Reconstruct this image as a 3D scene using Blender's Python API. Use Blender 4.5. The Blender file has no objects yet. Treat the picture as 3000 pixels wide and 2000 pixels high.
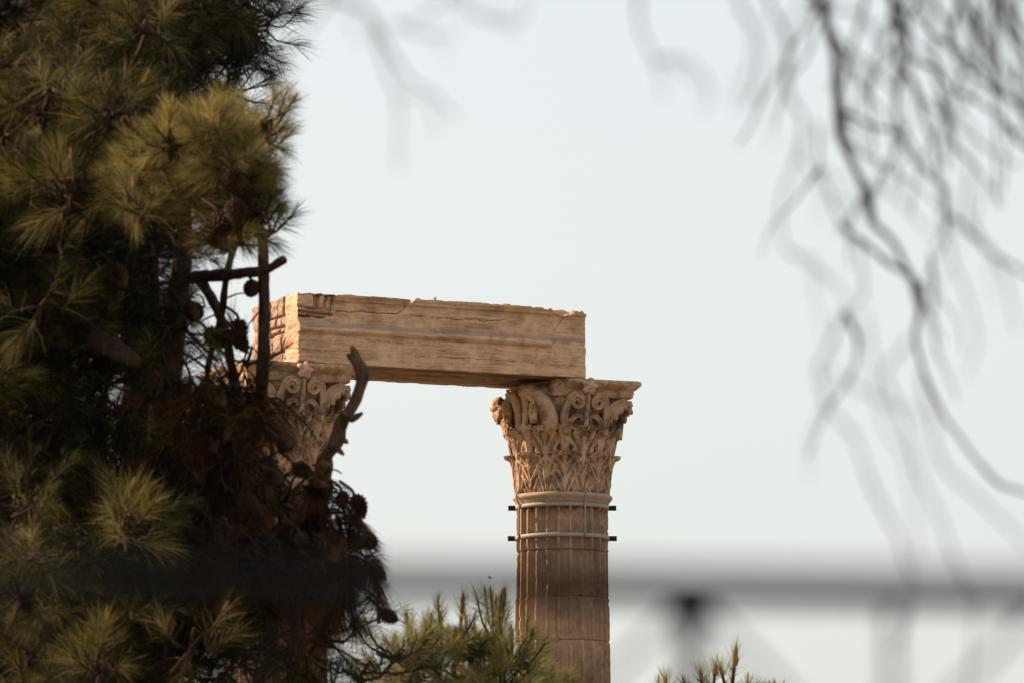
import bpy, math, random
import numpy as np

R = math.radians
C = bpy.context.scene.collection
S = bpy.context.scene

# ------------------------------------------------------------------ camera, world, sun, exposure
CAM_Z = 4.4
PITCH = math.atan(0.125) + 60.0 / 16666.7
F = 16666.7                                   # focal length in photo pixels (3000 wide), 200 mm lens
cam_d = bpy.data.cameras.new("camera")
cam_d.lens = 200.0
cam_d.sensor_width = 36.0
cam_d.clip_start = 0.05
cam_d.clip_end = 20000.0
cam_d.dof.use_dof = True
cam_d.dof.focus_distance = 99.0
cam_d.dof.aperture_fstop = 25.0
cam = bpy.data.objects.new("camera", cam_d)
cam.location = (0, 0, CAM_Z)
cam.rotation_euler = (math.pi / 2 + PITCH, 0, 0)
C.objects.link(cam)
S.camera = cam

SUN_EL = 30.0          # degrees
SUN_BACK = 19.0        # sun stands at the left, this far behind the temple's plane
sx = -math.cos(R(SUN_BACK)) * math.cos(R(SUN_EL))
sy = math.sin(R(SUN_BACK)) * math.cos(R(SUN_EL))
sz = math.sin(R(SUN_EL))
w = bpy.data.worlds.new("World")
S.world = w
w.use_nodes = True
wn = w.node_tree
bg = wn.nodes["Background"]
sky = wn.nodes.new("ShaderNodeTexSky")
sky.sky_type = 'NISHITA'
sky.sun_disc = False
sky.sun_elevation = R(SUN_EL)
sky.sun_rotation = math.atan2(sx, sy)
sky.altitude = 100.0
sky.air_density = 1.0
sky.dust_density = 4.5
sky.ozone_density = 0.3
hz = wn.nodes.new("ShaderNodeMix")                # thin even summer haze over the clear sky
hz.data_type = 'RGBA'
hz.inputs[0].default_value = 0.70
hz.inputs[7].default_value = (4.0, 4.1, 4.0, 1)
wn.links.new(sky.outputs[0], hz.inputs[6])
wn.links.new(hz.outputs[2], bg.inputs[0])
bg.inputs[1].default_value = 0.09

sd = bpy.data.lights.new("sun", 'SUN')
sd.energy = 4.1
sd.angle = R(0.5)
sd.color = (1.0, 0.76, 0.55)
sun = bpy.data.objects.new("sun", sd)
from mathutils import Vector
sun.rotation_euler = Vector((sx, sy, sz)).to_track_quat('Z', 'Y').to_euler()
sun.location = (-30, 20, 40)
C.objects.link(sun)

S.view_settings.view_transform = 'Standard'
S.view_settings.look = 'None'
S.view_settings.gamma = 1.0
S.view_settings.use_curve_mapping = False
S.view_settings.exposure = 1.31
S.cycles.max_bounces = 8
S.cycles.transparent_max_bounces = 4
S.cycles.use_denoising = True

# ------------------------------------------------------------------ helpers
def at(px, py, Y):
    """world point on the photo ray (3000 x 2000 pixels) at distance Y in front of the camera"""
    c, s = math.cos(PITCH), math.sin(PITCH)
    a, b = (px - 1500.0) / F, (1000.0 - py) / F
    d = np.array([a, c - s * b, s + c * b])
    return d * (Y / d[1]) + np.array([0, 0, CAM_Z])

def hash3(ix, iy, iz, seed):
    h = (ix * 374761393 + iy * 668265263 + iz * 2147483647 + seed * 974711) & 0xFFFFFFFF
    h = ((h ^ (h >> 13)) * 1274126177) & 0xFFFFFFFF
    h = h ^ (h >> 16)
    return (h & 0xFFFFFF) / float(0xFFFFFF)

def noise(p, sc=1.0, seed=0):
    p = np.asarray(p, float) * np.asarray(sc, float)
    i = np.floor(p).astype(np.int64)
    f = p - i
    f = f * f * (3 - 2 * f)
    out = 0
    for dx in (0, 1):
        for dy in (0, 1):
            for dz in (0, 1):
                wgt = ((f[..., 0] if dx else 1 - f[..., 0]) * (f[..., 1] if dy else 1 - f[..., 1])
                       * (f[..., 2] if dz else 1 - f[..., 2]))
                out = out + wgt * hash3(i[..., 0] + dx, i[..., 1] + dy, i[..., 2] + dz, seed)
    return out * 2 - 1

def fbm(p, sc=1.0, seed=0, oct=3):
    o, a, s = 0, 1.0, np.asarray(sc, float)
    for k in range(oct):
        o = o + a * noise(p, s, seed + k * 17)
        a *= .5
        s = s * 2.03
    return o

def sstep(a, b, x):
    t = np.clip((x - a) / (b - a), 0, 1)
    return t * t * (3 - 2 * t)

def cr(points, n):
    """Catmull-Rom resample of a polyline to n points"""
    P = np.asarray(points, float)
    P = np.vstack([2 * P[0] - P[1], P, 2 * P[-1] - P[-2]])
    m = len(P) - 3
    t = np.linspace(0, m - 1e-6, n)
    i = t.astype(int)
    f = (t - i)[:, None]
    p0, p1, p2, p3 = P[i], P[i + 1], P[i + 2], P[i + 3]
    return .5 * (2 * p1 + (p2 - p0) * f + (2 * p0 - 5 * p1 + 4 * p2 - p3) * f ** 2 + (3 * p1 - p0 - 3 * p2 + p3) * f ** 3)

class MB:
    """collects pieces, then links them as ONE mesh object"""
    def __init__(s):
        s.v, s.q, s.t, s.n, s.attr, s.qm, s.tm, s.cur = [], [], [], 0, [], [], [], 0
    def add(s, verts, quads=None, tris=None, dirt=None):
        verts = np.asarray(verts, float).reshape(-1, 3)
        s.v.append(verts)
        s.attr.append(np.zeros(len(verts)) if dirt is None else np.broadcast_to(np.asarray(dirt, float), (len(verts),)))
        if quads is not None and len(quads):
            s.q.append(np.asarray(quads, np.int64).reshape(-1, 4) + s.n)
            s.qm.append(np.full(len(s.q[-1]), s.cur))
        if tris is not None and len(tris):
            s.t.append(np.asarray(tris, np.int64).reshape(-1, 3) + s.n)
            s.tm.append(np.full(len(s.t[-1]), s.cur))
        s.n += len(verts)
        return s
    def mesh(s, name, mat, smooth=True, origin=None):
        V = np.vstack(s.v)
        if origin is not None:
            V = V - np.asarray(origin, float)
        Q = np.vstack(s.q) if s.q else np.zeros((0, 4), np.int64)
        T = np.vstack(s.t) if s.t else np.zeros((0, 3), np.int64)
        me = bpy.data.meshes.new(name)
        me.vertices.add(len(V))
        me.vertices.foreach_set("co", V.astype(np.float32).ravel())
        nl = Q.size + T.size
        me.loops.add(nl)
        me.loops.foreach_set("vertex_index", np.concatenate([Q.ravel(), T.ravel()]).astype(np.int32))
        me.polygons.add(len(Q) + len(T))
        st = np.concatenate([np.arange(len(Q)) * 4, Q.size + np.arange(len(T)) * 3]).astype(np.int32)
        me.polygons.foreach_set("loop_start", st)
        me.polygons.foreach_set("use_smooth", np.full(len(Q) + len(T), smooth))
        me.update(calc_edges=True)
        A = np.concatenate(s.attr)
        if A.any():
            at_ = me.attributes.new("dirt", 'FLOAT', 'POINT')
            at_.data.foreach_set("value", A.astype(np.float32))
        mats = mat if isinstance(mat, (list, tuple)) else [mat]
        for m_ in mats: me.materials.append(m_)
        if len(mats) > 1:
            me.polygons.foreach_set("material_index", np.concatenate(s.qm + s.tm).astype(np.int32))
        return me
    def build(s, name, mat, parent=None, smooth=True, local=True):
        """local=True: vertices are given in the parent's space; False: in world space"""
        o = None
        org = None
        if parent is not None and not local:
            root = parent
            while root.parent: root = root.parent
            org = root.location
        me = s.mesh(name, mat, smooth, org)
        o = bpy.data.objects.new(name, me)
        C.objects.link(o)
        if parent is not None:
            o.parent = parent
        return o

def thing(name, label, cat, loc=(0, 0, 0), rz=0.0, group=None):
    o = bpy.data.objects.new(name, None)
    o.empty_display_size = .2
    C.objects.link(o)
    o.location = [float(x) for x in loc]
    o.rotation_euler = (0, 0, rz)
    return tag(o, label, cat, group)

def tag(o, label=None, cat=None, group=None, kind=None):
    if label: o["label"] = label
    if cat: o["category"] = cat
    if group: o["group"] = group
    o["kind"] = kind or "thing"
    return o

def grid_faces(nu, nv, close_u=False):
    """faces of a (nu x nv) vertex grid, index = u*nv + v"""
    uu = np.arange(nu if close_u else nu - 1)
    vv = np.arange(nv - 1)
    U, V = np.meshgrid(uu, vv, indexing='ij')
    U2 = (U + 1) % nu
    return np.stack([U * nv + V, U2 * nv + V, U2 * nv + V + 1, U * nv + V + 1], -1).reshape(-1, 4)

def lathe(mb, prof, n=48, phase=0.0, centre=(0, 0), dirt=None, noise_amp=0.0, seed=0):
    prof = np.asarray(prof, float)
    a = np.linspace(0, 2 * np.pi, n, endpoint=False) + phase
    r, z = prof[:, 0], prof[:, 1]
    V = np.stack([np.cos(a)[:, None] * r + centre[0], np.sin(a)[:, None] * r + centre[1], np.broadcast_to(z, (n, len(z)))], -1)
    if noise_amp:
        d = fbm(V, 6, seed)[..., None] * noise_amp
        nrm = np.stack([np.cos(a)[:, None] * np.ones_like(r), np.sin(a)[:, None] * np.ones_like(r), np.zeros((n, len(z)))], -1)
        V = V + nrm * d
    mb.add(V.reshape(-1, 3), grid_faces(n, len(prof), True), dirt=dirt)

def tube(mb, path, rad, n=8, rough=0.0, seed=0, dirt=None):
    P = np.asarray(path, float)
    m = len(P)
    rad = np.broadcast_to(np.asarray(rad, float), (m,))
    T = np.gradient(P, axis=0)
    T /= np.linalg.norm(T, axis=1)[:, None] + 1e-12
    ref = np.array([0.0, 1, 0]) if abs(T[0][1]) < .8 else np.array([1.0, 0, 0])
    N = np.zeros_like(P)
    v = ref - T[0] * ref.dot(T[0])
    for i in range(m):
        v = v - T[i] * v.dot(T[i])
        v /= np.linalg.norm(v) + 1e-12
        N[i] = v
    B = np.cross(T, N)
    a = np.linspace(0, 2 * np.pi, n, endpoint=False)
    rr = rad[:, None] * np.ones(n)
    if rough:
        pp = P[:, None, :] + (N[:, None] * np.cos(a)[None, :, None] + B[:, None] * np.sin(a)[None, :, None]) * rr[..., None]
        rr = rr * (1 + rough * fbm(pp, 0.35 / max(rad.max(), 1e-4), seed))
    V = P[:, None, :] + (N[:, None] * np.cos(a)[None, :, None] + B[:, None] * np.sin(a)[None, :, None]) * rr[..., None]
    V = V.reshape(-1, 3)
    i = np.arange(m - 1)[:, None]
    j = np.arange(n)[None, :]
    q = np.stack([i * n + j, i * n + (j + 1) % n, (i + 1) * n + (j + 1) % n, (i + 1) * n + j], -1).reshape(-1, 4)
    V = np.vstack([V, P[0], P[-1]])
    k = np.arange(n)
    t = np.vstack([np.stack([np.full(n, m * n), (k + 1) % n, k], -1),
                   np.stack([np.full(n, m * n + 1), (m - 1) * n + k, (m - 1) * n + (k + 1) % n], -1)])
    mb.add(V, q, t, dirt=dirt)

def sweep(mb, path, nrm, prof, scale=None, dirt=None):
    """sweep a closed 2-D profile (side, out) along a path; nrm = outward direction per point"""
    P = np.asarray(path, float)
    m = len(P)
    nrm = np.broadcast_to(np.asarray(nrm, float), (m, 3))
    T = np.gradient(P, axis=0)
    T /= np.linalg.norm(T, axis=1)[:, None] + 1e-12
    Nn = nrm - T * (nrm * T).sum(1)[:, None]
    Nn /= np.linalg.norm(Nn, axis=1)[:, None] + 1e-12
    B = np.cross(T, Nn)
    prof = np.asarray(prof, float)
    n = len(prof)
    sc = np.ones(m) if scale is None else np.broadcast_to(np.asarray(scale, float), (m,))
    V = P[:, None] + (B[:, None] * prof[None, :, 0, None] + Nn[:, None] * prof[None, :, 1, None]) * sc[:, None, None]
    i = np.arange(m - 1)[:, None]
    j = np.arange(n)[None, :]
    q = np.stack([i * n + j, i * n + (j + 1) % n, (i + 1) * n + (j + 1) % n, (i + 1) * n + j], -1).reshape(-1, 4)
    V = np.vstack([V.reshape(-1, 3), V[0].mean(0), V[-1].mean(0)])
    k = np.arange(n)
    t = np.vstack([np.stack([np.full(n, m * n), (k + 1) % n, k], -1),
                   np.stack([np.full(n, m * n + 1), (m - 1) * n + k, (m - 1) * n + (k + 1) % n], -1)])
    mb.add(V, q, t, dirt=dirt)

def lattice_box(lo, hi, n):
    """surface lattice of a box: verts, integer coords, quads"""
    nx, ny, nz = n
    I, J, K = np.meshgrid(np.arange(nx + 1), np.arange(ny + 1), np.arange(nz + 1), indexing='ij')
    surf = (I == 0) | (I == nx) | (J == 0) | (J == ny) | (K == 0) | (K == nz)
    idx = -np.ones(I.shape, np.int64)
    idx[surf] = np.arange(surf.sum())
    lo, hi = np.asarray(lo, float), np.asarray(hi, float)
    ijk = np.stack([I[surf], J[surf], K[surf]], -1)
    V = lo + (hi - lo) * ijk / np.array([nx, ny, nz])
    Q = []
    def face(a, flip):
        q = np.stack([a[:-1, :-1], a[1:, :-1], a[1:, 1:], a[:-1, 1:]], -1).reshape(-1, 4)
        Q.append(q[:, ::-1] if flip else q)
    face(idx[:, :, 0], True); face(idx[:, :, nz], False)
    face(idx[:, 0, :], False); face(idx[:, ny, :], True)
    face(idx[0, :, :], True); face(idx[nx, :, :], False)
    return V, ijk, np.vstack(Q)

def rock(mb, c, rad, seed, n=14, amp=.25, sc=3.0, dirt=None):
    """an irregular lump of broken stone"""
    V, ijk, Q = lattice_box((-1, -1, -1), (1, 1, 1), (n, n, n))
    d = V / (np.abs(V) ** 6).sum(1)[:, None] ** (1 / 6)
    rs = np.random.RandomState(seed * 7 + 1)     # broken faces
    N_ = rs.normal(0, 1, (16, 3)); N_ /= np.linalg.norm(N_, axis=1)[:, None]
    h_ = rs.uniform(.72, .98, 16)
    dots = d @ N_.T
    lim = np.where(dots > .05, h_ / np.maximum(dots, .05), 9).min(1)
    d = d * np.minimum(1, lim)[:, None]
    d = d * (1 + .4 * amp * fbm(d + seed * 3.1, sc * 2, seed)[:, None])
    mb.add(np.asarray(c) + d * np.asarray(rad), Q, dirt=dirt)

# ------------------------------------------------------------------ materials
def newmat(name):
    m = bpy.data.materials.new(name)
    m.use_nodes = True
    nt = m.node_tree
    return m, nt, nt.nodes["Principled BSDF"]

def ramp(nt, stops):
    r = nt.nodes.new("ShaderNodeValToRGB")
    e = r.color_ramp.elements
    while len(e) < len(stops): e.new(.5)
    for k, (p, c) in enumerate(stops):
        e[k].position = p
        e[k].color = (*c, 1) if len(c) == 3 else c
    return r

def nz(nt, coord, scale, detail=4, rough=.55, mapping=None):
    n = nt.nodes.new("ShaderNodeTexNoise")
    n.inputs["Scale"].default_value = scale
    n.inputs["Detail"].default_value = detail
    n.inputs["Roughness"].default_value = rough
    if mapping:
        mp = nt.nodes.new("ShaderNodeMapping")
        mp.inputs["Scale"].default_value = mapping
        nt.links.new(coord, mp.inputs[0])
        nt.links.new(mp.outputs[0], n.inputs["Vector"])
    else:
        nt.links.new(coord, n.inputs["Vector"])
    return n

def mixc(nt, fac, a, b, mode='MIX'):
    m = nt.nodes.new("ShaderNodeMix")
    m.data_type = 'RGBA'
    m.blend_type = mode
    for s_, v in ((m.inputs[0], fac), (m.inputs[6], a), (m.inputs[7], b)):
        if hasattr(v, "is_linked") or hasattr(v, "links"):
            nt.links.new(v, s_)
        elif isinstance(v, (int, float)):
            s_.default_value = v
        else:
            s_.default_value = (*v, 1)
    return m.outputs[2]

def stone(name, light, mid, dark, streak=(.7, .7, 13.0), streak_amt=.75, stain=.5, bump=.35, vert=0.0):
    m, nt, p = newmat(name)
    co = nt.nodes.new("ShaderNodeTexCoord").outputs["Object"]
    big = nz(nt, co, 1.3, 5, .6)
    r1 = ramp(nt, [(.3, mid), (.7, light)])
    nt.links.new(big.outputs[0], r1.inputs[0])
    col = r1.outputs[0]
    # bedding veins that run along the block
    st = nz(nt, co, 1.0, 5, .62, streak)
    r2 = ramp(nt, [(.40, (0, 0, 0)), (.50, (1, 1, 1)), (.545, (1, 1, 1)), (.60, (0, 0, 0))])
    nt.links.new(st.outputs[0], r2.inputs[0])
    mm = nt.nodes.new("ShaderNodeMath"); mm.operation = 'MULTIPLY'
    br = nz(nt, co, 2.2, 3, .5)
    r3 = ramp(nt, [(.42, (0, 0, 0)), (.62, (1, 1, 1))])
    nt.links.new(br.outputs[0], r3.inputs[0])
    nt.links.new(r2.outputs[0], mm.inputs[0]); nt.links.new(r3.outputs[0], mm.inputs[1])
    m2 = nt.nodes.new("ShaderNodeMath"); m2.operation = 'MULTIPLY'
    nt.links.new(mm.outputs[0], m2.inputs[0]); m2.inputs[1].default_value = streak_amt
    col = mixc(nt, m2.outputs[0], col, dark)
    # thin dark veins
    st2 = nz(nt, co, 1.0, 6, .6, (streak[0] * 1.2, streak[1] * 1.2, streak[2] * .6))
    r4 = ramp(nt, [(.485, (0, 0, 0)), (.5, (1, 1, 1)), (.515, (0, 0, 0))])
    nt.links.new(st2.outputs[0], r4.inputs[0])
    m3 = nt.nodes.new("ShaderNodeMath"); m3.operation = 'MULTIPLY'
    nt.links.new(r4.outputs[0], m3.inputs[0]); m3.inputs[1].default_value = streak_amt * .8
    col = mixc(nt, m3.outputs[0], col, tuple(c * .55 for c in dark))
    # mottled rusty and grey weathering
    s1 = nz(nt, co, 5.5, 6, .65)
    r5 = ramp(nt, [(.48, (0, 0, 0)), (.72, (1, 1, 1))])
    nt.links.new(s1.outputs[0], r5.inputs[0])
    m4 = nt.nodes.new("ShaderNodeMath"); m4.operation = 'MULTIPLY'
    nt.links.new(r5.outputs[0], m4.inputs[0]); m4.inputs[1].default_value = stain
    col = mixc(nt, m4.outputs[0], col, (dark[0] * .95, dark[1] * .8, dark[2] * .6))
    if vert:
        s3 = nz(nt, co, 1.0, 5, .6, (9, 9, .7))
        r7 = ramp(nt, [(.45, (0, 0, 0)), (.7, (1, 1, 1))])
        nt.links.new(s3.outputs[0], r7.inputs[0])
        m6 = nt.nodes.new("ShaderNodeMath"); m6.operation = 'MULTIPLY'
        nt.links.new(r7.outputs[0], m6.inputs[0]); m6.inputs[1].default_value = vert
        col = mixc(nt, m6.outputs[0], col, tuple(c * .45 for c in dark))
    gr = nz(nt, co, 60, 4, .7)
    r6 = ramp(nt, [(.3, (.78, .78, .78)), (.7, (1.1, 1.1, 1.1))])
    nt.links.new(gr.outputs[0], r6.inputs[0])
    col = mixc(nt, 1.0, col, r6.outputs[0], 'MULTIPLY')
    # grime lodged in cracks and joints, plus shade painted in the flute heads
    a = nt.nodes.new("ShaderNodeAttribute"); a.attribute_name = "dirt"
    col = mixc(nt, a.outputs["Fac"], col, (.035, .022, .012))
    nt.links.new(col, p.inputs["Base Color"])
    p.inputs["Roughness"].default_value = .85
    p.inputs["Specular IOR Level"].default_value = .25
    b = nt.nodes.new("ShaderNodeBump")
    b.inputs["Strength"].default_value = bump
    b.inputs["Distance"].default_value = .03
    bn = nz(nt, co, 22, 6, .65)
    nt.links.new(bn.outputs[0], b.inputs["Height"])
    nt.links.new(b.outputs[0], p.inputs["Normal"])
    return m

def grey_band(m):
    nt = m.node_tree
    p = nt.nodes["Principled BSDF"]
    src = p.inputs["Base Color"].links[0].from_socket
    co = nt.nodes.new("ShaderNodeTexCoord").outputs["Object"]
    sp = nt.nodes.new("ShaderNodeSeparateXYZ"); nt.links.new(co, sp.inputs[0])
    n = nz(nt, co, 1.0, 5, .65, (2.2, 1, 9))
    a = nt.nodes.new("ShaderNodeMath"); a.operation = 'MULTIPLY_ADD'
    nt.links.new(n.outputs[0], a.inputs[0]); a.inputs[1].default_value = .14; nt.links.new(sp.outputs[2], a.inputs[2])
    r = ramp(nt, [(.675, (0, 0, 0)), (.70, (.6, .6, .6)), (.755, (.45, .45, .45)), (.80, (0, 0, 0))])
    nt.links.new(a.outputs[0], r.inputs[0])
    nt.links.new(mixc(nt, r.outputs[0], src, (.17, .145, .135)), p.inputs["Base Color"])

M_BEAM = stone("beam_marble", (.74, .475, .30), (.57, .355, .215), (.24, .135, .08), streak_amt=.65, streak=(.6, .6, 19.0))
def crust(m, amount, scale=1.7, col=(.035, .022, .016)):
    nt = m.node_tree
    p = nt.nodes["Principled BSDF"]
    src = p.inputs["Base Color"].links[0].from_socket
    co = nt.nodes.new("ShaderNodeTexCoord").outputs["Object"]
    n = nz(nt, co, scale, 7, .68)
    r = ramp(nt, [(.50, (0, 0, 0)), (.60, (amount,) * 3), (.8, (amount,) * 3)])
    nt.links.new(n.outputs[0], r.inputs[0])
    nt.links.new(mixc(nt, r.outputs[0], src, col), p.inputs["Base Color"])

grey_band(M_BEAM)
M_RUBBLE = stone("rubble_stone", (.40, .27, .195), (.33, .215, .15), (.20, .125, .085), streak=(2, 2, 2), streak_amt=.25, stain=.6, bump=.6)
M_CAP = stone("capital_marble", (.60, .395, .26), (.45, .285, .18), (.15, .085, .05), streak=(3, 3, 3), streak_amt=.4, stain=.8, bump=.5)
M_SHAFT = stone("shaft_marble", (.44, .28, .185), (.33, .205, .13), (.14, .078, .05), streak=(4, 4, 2), streak_amt=.2, stain=.4, bump=.35, vert=.25)
M_ASTR = stone("astragal_stone", (.43, .32, .23), (.34, .245, .17), (.2, .13, .08), streak=(4, 4, 4), streak_amt=.3, stain=.4, bump=.3)

def plain(name, col, rough=.7, metal=0.0, var=.25, scale=30):
    m, nt, p = newmat(name)
    co = nt.nodes.new("ShaderNodeTexCoord").outputs["Object"]
    n = nz(nt, co, scale, 4, .6)
    r = ramp(nt, [(.3, tuple(c * (1 - var) for c in col)), (.7, tuple(min(1, c * (1 + var)) for c in col))])
    nt.links.new(n.outputs[0], r.inputs[0])
    nt.links.new(r.outputs[0], p.inputs["Base Color"])
    p.inputs["Roughness"].default_value = rough
    p.inputs["Metallic"].default_value = metal
    p.inputs["Specular IOR Level"].default_value = .15
    return m

M_BAND = plain("band_painted_steel", (.27, .235, .21), .6, 0, .12, 6)
M_LUG = plain("lug_dark_steel", (.03, .028, .03), .6, .3)
M_IRON = plain("fence_wire", (.012, .012, .013), .75, 0)
M_IRON.node_tree.nodes['Principled BSDF'].inputs['Specular IOR Level'].default_value = .02
M_TWIG = plain("bare_twig_bark", (.022, .019, .02), .85)
M_BIRD = plain("bird_feathers", (.03, .03, .035), .8)
M_GROUND, _nt, _p = newmat("dry_grass_earth")
_co = _nt.nodes.new("ShaderNodeTexCoord").outputs["Object"]
_n = nz(_nt, _co, .25, 8, .65)
_r = ramp(_nt, [(.3, (.07, .07, .03)), (.55, (.15, .115, .06)), (.75, (.24, .18, .10))])
_nt.links.new(_n.outputs[0], _r.inputs[0]); _nt.links.new(_r.outputs[0], _p.inputs["Base Color"])
_p.inputs["Roughness"].default_value = .95

crust(M_CAP, .62, 2.3)
crust(M_SHAFT, .35, 1.1)
crust(M_BEAM, .22, 1.3, (.16, .095, .055))

def bark(name, c1, c2):
    m, nt, p = newmat(name)
    co = nt.nodes.new("ShaderNodeTexCoord").outputs["Object"]
    n = nz(nt, co, 40, 6, .65, (1, 1, .35))
    r = ramp(nt, [(.35, c1), (.65, c2)])
    nt.links.new(n.outputs[0], r.inputs[0]); nt.links.new(r.outputs[0], p.inputs["Base Color"])
    p.inputs["Roughness"].default_value = .9
    p.inputs["Specular IOR Level"].default_value = .08
    b = nt.nodes.new("ShaderNodeBump"); b.inputs["Strength"].default_value = .8; b.inputs["Distance"].default_value = .01
    nt.links.new(n.outputs[0], b.inputs["Height"]); nt.links.new(b.outputs[0], p.inputs["Normal"])
    return m

M_BARK = bark("pine_bark", (.012, .007, .005), (.055, .035, .024))
M_SNAG = bark("dead_wood", (.03, .018, .012), (.14, .085, .055))
M_CONE = bark("cone_scales", (.008, .005, .003), (.075, .042, .022))
M_BUD = bark("candle_buds", (.22, .09, .03), (.36, .17, .06))

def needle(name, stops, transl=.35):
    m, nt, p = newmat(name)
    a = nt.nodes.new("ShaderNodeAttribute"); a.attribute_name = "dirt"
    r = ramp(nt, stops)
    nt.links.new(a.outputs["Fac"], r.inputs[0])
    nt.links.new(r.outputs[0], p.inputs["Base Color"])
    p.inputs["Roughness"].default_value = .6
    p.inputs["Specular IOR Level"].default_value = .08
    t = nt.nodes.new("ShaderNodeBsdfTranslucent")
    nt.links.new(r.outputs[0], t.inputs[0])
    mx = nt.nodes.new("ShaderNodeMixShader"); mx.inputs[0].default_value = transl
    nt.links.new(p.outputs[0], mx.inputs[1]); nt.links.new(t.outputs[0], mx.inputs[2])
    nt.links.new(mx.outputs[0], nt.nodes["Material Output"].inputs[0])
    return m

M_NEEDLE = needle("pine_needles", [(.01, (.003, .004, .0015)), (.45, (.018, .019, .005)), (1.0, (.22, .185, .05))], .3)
M_NEEDLE_SUN = needle("young_pine_needles", [(.01, (.006, .007, .002)), (.5, (.105, .112, .03)), (1.0, (.38, .34, .14))], .25)  # brighter copy of the needle colour, sunlight put into it
M_NEEDLE_TUFT = needle("golden_pine_needles", [(.01, (.007, .007, .002)), (.5, (.115, .10, .026)), (1.0, (.46, .36, .13))], .25)  # golden, raised so the colour itself carries the tuft's sunshine
M_NEEDLE_BG = needle("far_pine_needles", [(.01, (.004, .006, .004)), (1.0, (.018, .022, .012))], .2)  # background pine's shade put into a darker needle colour
M_DEAD = needle("dead_needles", [(.01, (.005, .003, .0015)), (.5, (.048, .023, .010)), (1.0, (.19, .088, .034))], .2)

# ------------------------------------------------------------------ ground
def ground_h(x, y):
    h = 2.75 * (1 - sstep(14, 62, y)) + .25 * noise(np.stack([x, y, 0 * x], -1), .07, 5) * sstep(6, 25, np.abs(y)) * (1 - sstep(300, 800, np.hypot(x, y)))
    return h

def grid_axis():
    a = np.concatenate([np.linspace(0, 140, 71), np.geomspace(150, 9000, 22)])
    return np.concatenate([-a[::-1][:-1], a])

ax = grid_axis()
X, Yg = np.meshgrid(ax, ax, indexing='ij')
mb = MB().add(np.stack([X, Yg, ground_h(X, Yg)], -1).reshape(-1, 3), grid_faces(len(ax), len(ax)))
tag(mb.build("ground", M_GROUND), kind="structure")

# ------------------------------------------------------------------ the temple
TH = R(25.0)                                   # the beam's turn
YL, YR = 98.85, 101.17
pL = at(820, 1060, YL)
TOPZ = at(880, 1060, YL - .93 - .03)[2]        # top of the capitals = underside of the beam
SPAN = 5.475
AXL = np.array([pL[0], YL, 0.0])
AXR = AXL + SPAN * np.array([math.cos(TH), math.sin(TH), 0])
CAP_H = 2.0
NECK = TOPZ - CAP_H                             # top of the shaft / foot of the capital
R_TOP = .815

# --- capital pieces, in column space (x along the beam, -y towards the front), z above NECK
def bell(z):
    return np.interp(z, [0, .5, 1.0, 1.35, 1.55, 1.72], [.79, .82, .865, .90, .95, 1.0])

def bell_in(z):
    return np.interp(z, [0, .5, 1.0, 1.35, 1.55, 1.72], [.79, .81, .83, .84, .86, .90])

def leaf(mb, az, H, W, out, seed):
    """acanthus leaf: a round-headed tongue that leans outwards, fluted like a palmette, scalloped at the margin"""
    ns, nt_ = 56, 61
    s = np.linspace(0, 1, ns)[:, None]
    t = np.linspace(-1, 1, nt_)[None, :]
    pr = cr([(.03, 0), (.035, .2 * H), (.04, .4 * H), (.05, .58 * H), (.065, .74 * H), (.06 + .22 * out, .87 * H),
             (.05 + .50 * out, .96 * H), (.05 + .82 * out, .995 * H), (.05 + out, .97 * H), (.05 + .98 * out, .91 * H)], ns)
    env = np.interp(s, [0, .12, .35, .6], [.60, .80, 1.0, 1.0]) * np.sqrt(np.clip(1 - np.clip((s - .45) / .57, 0, 1) ** 2.0, 0.02, 1))
    K, A_ = 4.6, 2.3
    def groove(ph):
        f = ph - np.floor(ph)
        return np.exp(-((f - .5) / .15) ** 2)
    notch = groove(K * s - A_)
    hw = W * env * (1 - .16 * notch * (s < .9) * sstep(.05, .15, s))
    x = t * hw
    y = s * H
    ph = K * s - A_ * np.abs(t) ** .62
    fade = sstep(.05, .16, np.abs(t)) * (1 - .75 * sstep(.86, .97, s))
    relf = -.060 * groove(ph) * fade + .020 * np.cos((ph) * 2 * np.pi) * fade
    mid = np.exp(-(x / (.035 + .02 * (1 - s))) ** 2)
    relf = relf + .030 * mid * (1 - sstep(.7, .95, s))
    eye = np.exp(-((np.abs(t) - .86) / .07) ** 2) * notch * (s < .85) * (s > .12)
    relf = relf - .05 * eye
    fold = -.022 * np.abs(t) ** 2.4
    z = pr[:, 1][:, None] - np.abs(t) ** 2 * .07 * sstep(.6, 1, s) * H
    rad = bell(z) + pr[:, 0][:, None] * (1 - .5 * t ** 2 * sstep(.5, .9, s)) + relf + fold + .007 * fbm(np.stack(np.broadcast_arrays(x + az, y, 0 * x), -1), 9, seed)
    th = az + x / np.maximum(bell(z) + .05, .3)
    Vf = np.stack([np.cos(th) * rad, np.sin(th) * rad, z], -1)
    rb = rad - .05
    Vb = np.stack([np.cos(th) * rb, np.sin(th) * rb, z + .035 * sstep(.75, 1, s)], -1)
    n = ns * nt_
    q = grid_faces(ns, nt_)
    edge = np.concatenate([np.arange(nt_), np.arange(1, ns) * nt_ + nt_ - 1, (ns - 1) * nt_ + np.arange(nt_ - 2, -1, -1), np.arange(ns - 2, 0, -1) * nt_])
    e2 = np.roll(edge, -1)
    side = np.stack([edge, edge + n, e2 + n, e2], -1)
    d = np.clip(eye, 0, 1) * .85  # drilled eyes coloured darker than the leaf
    mb.add(np.vstack([Vf.reshape(-1, 3), Vb.reshape(-1, 3)]), np.vstack([q[:, ::-1], q + n, side]),
           dirt=np.concatenate([d.ravel(), d.ravel()]))

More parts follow.
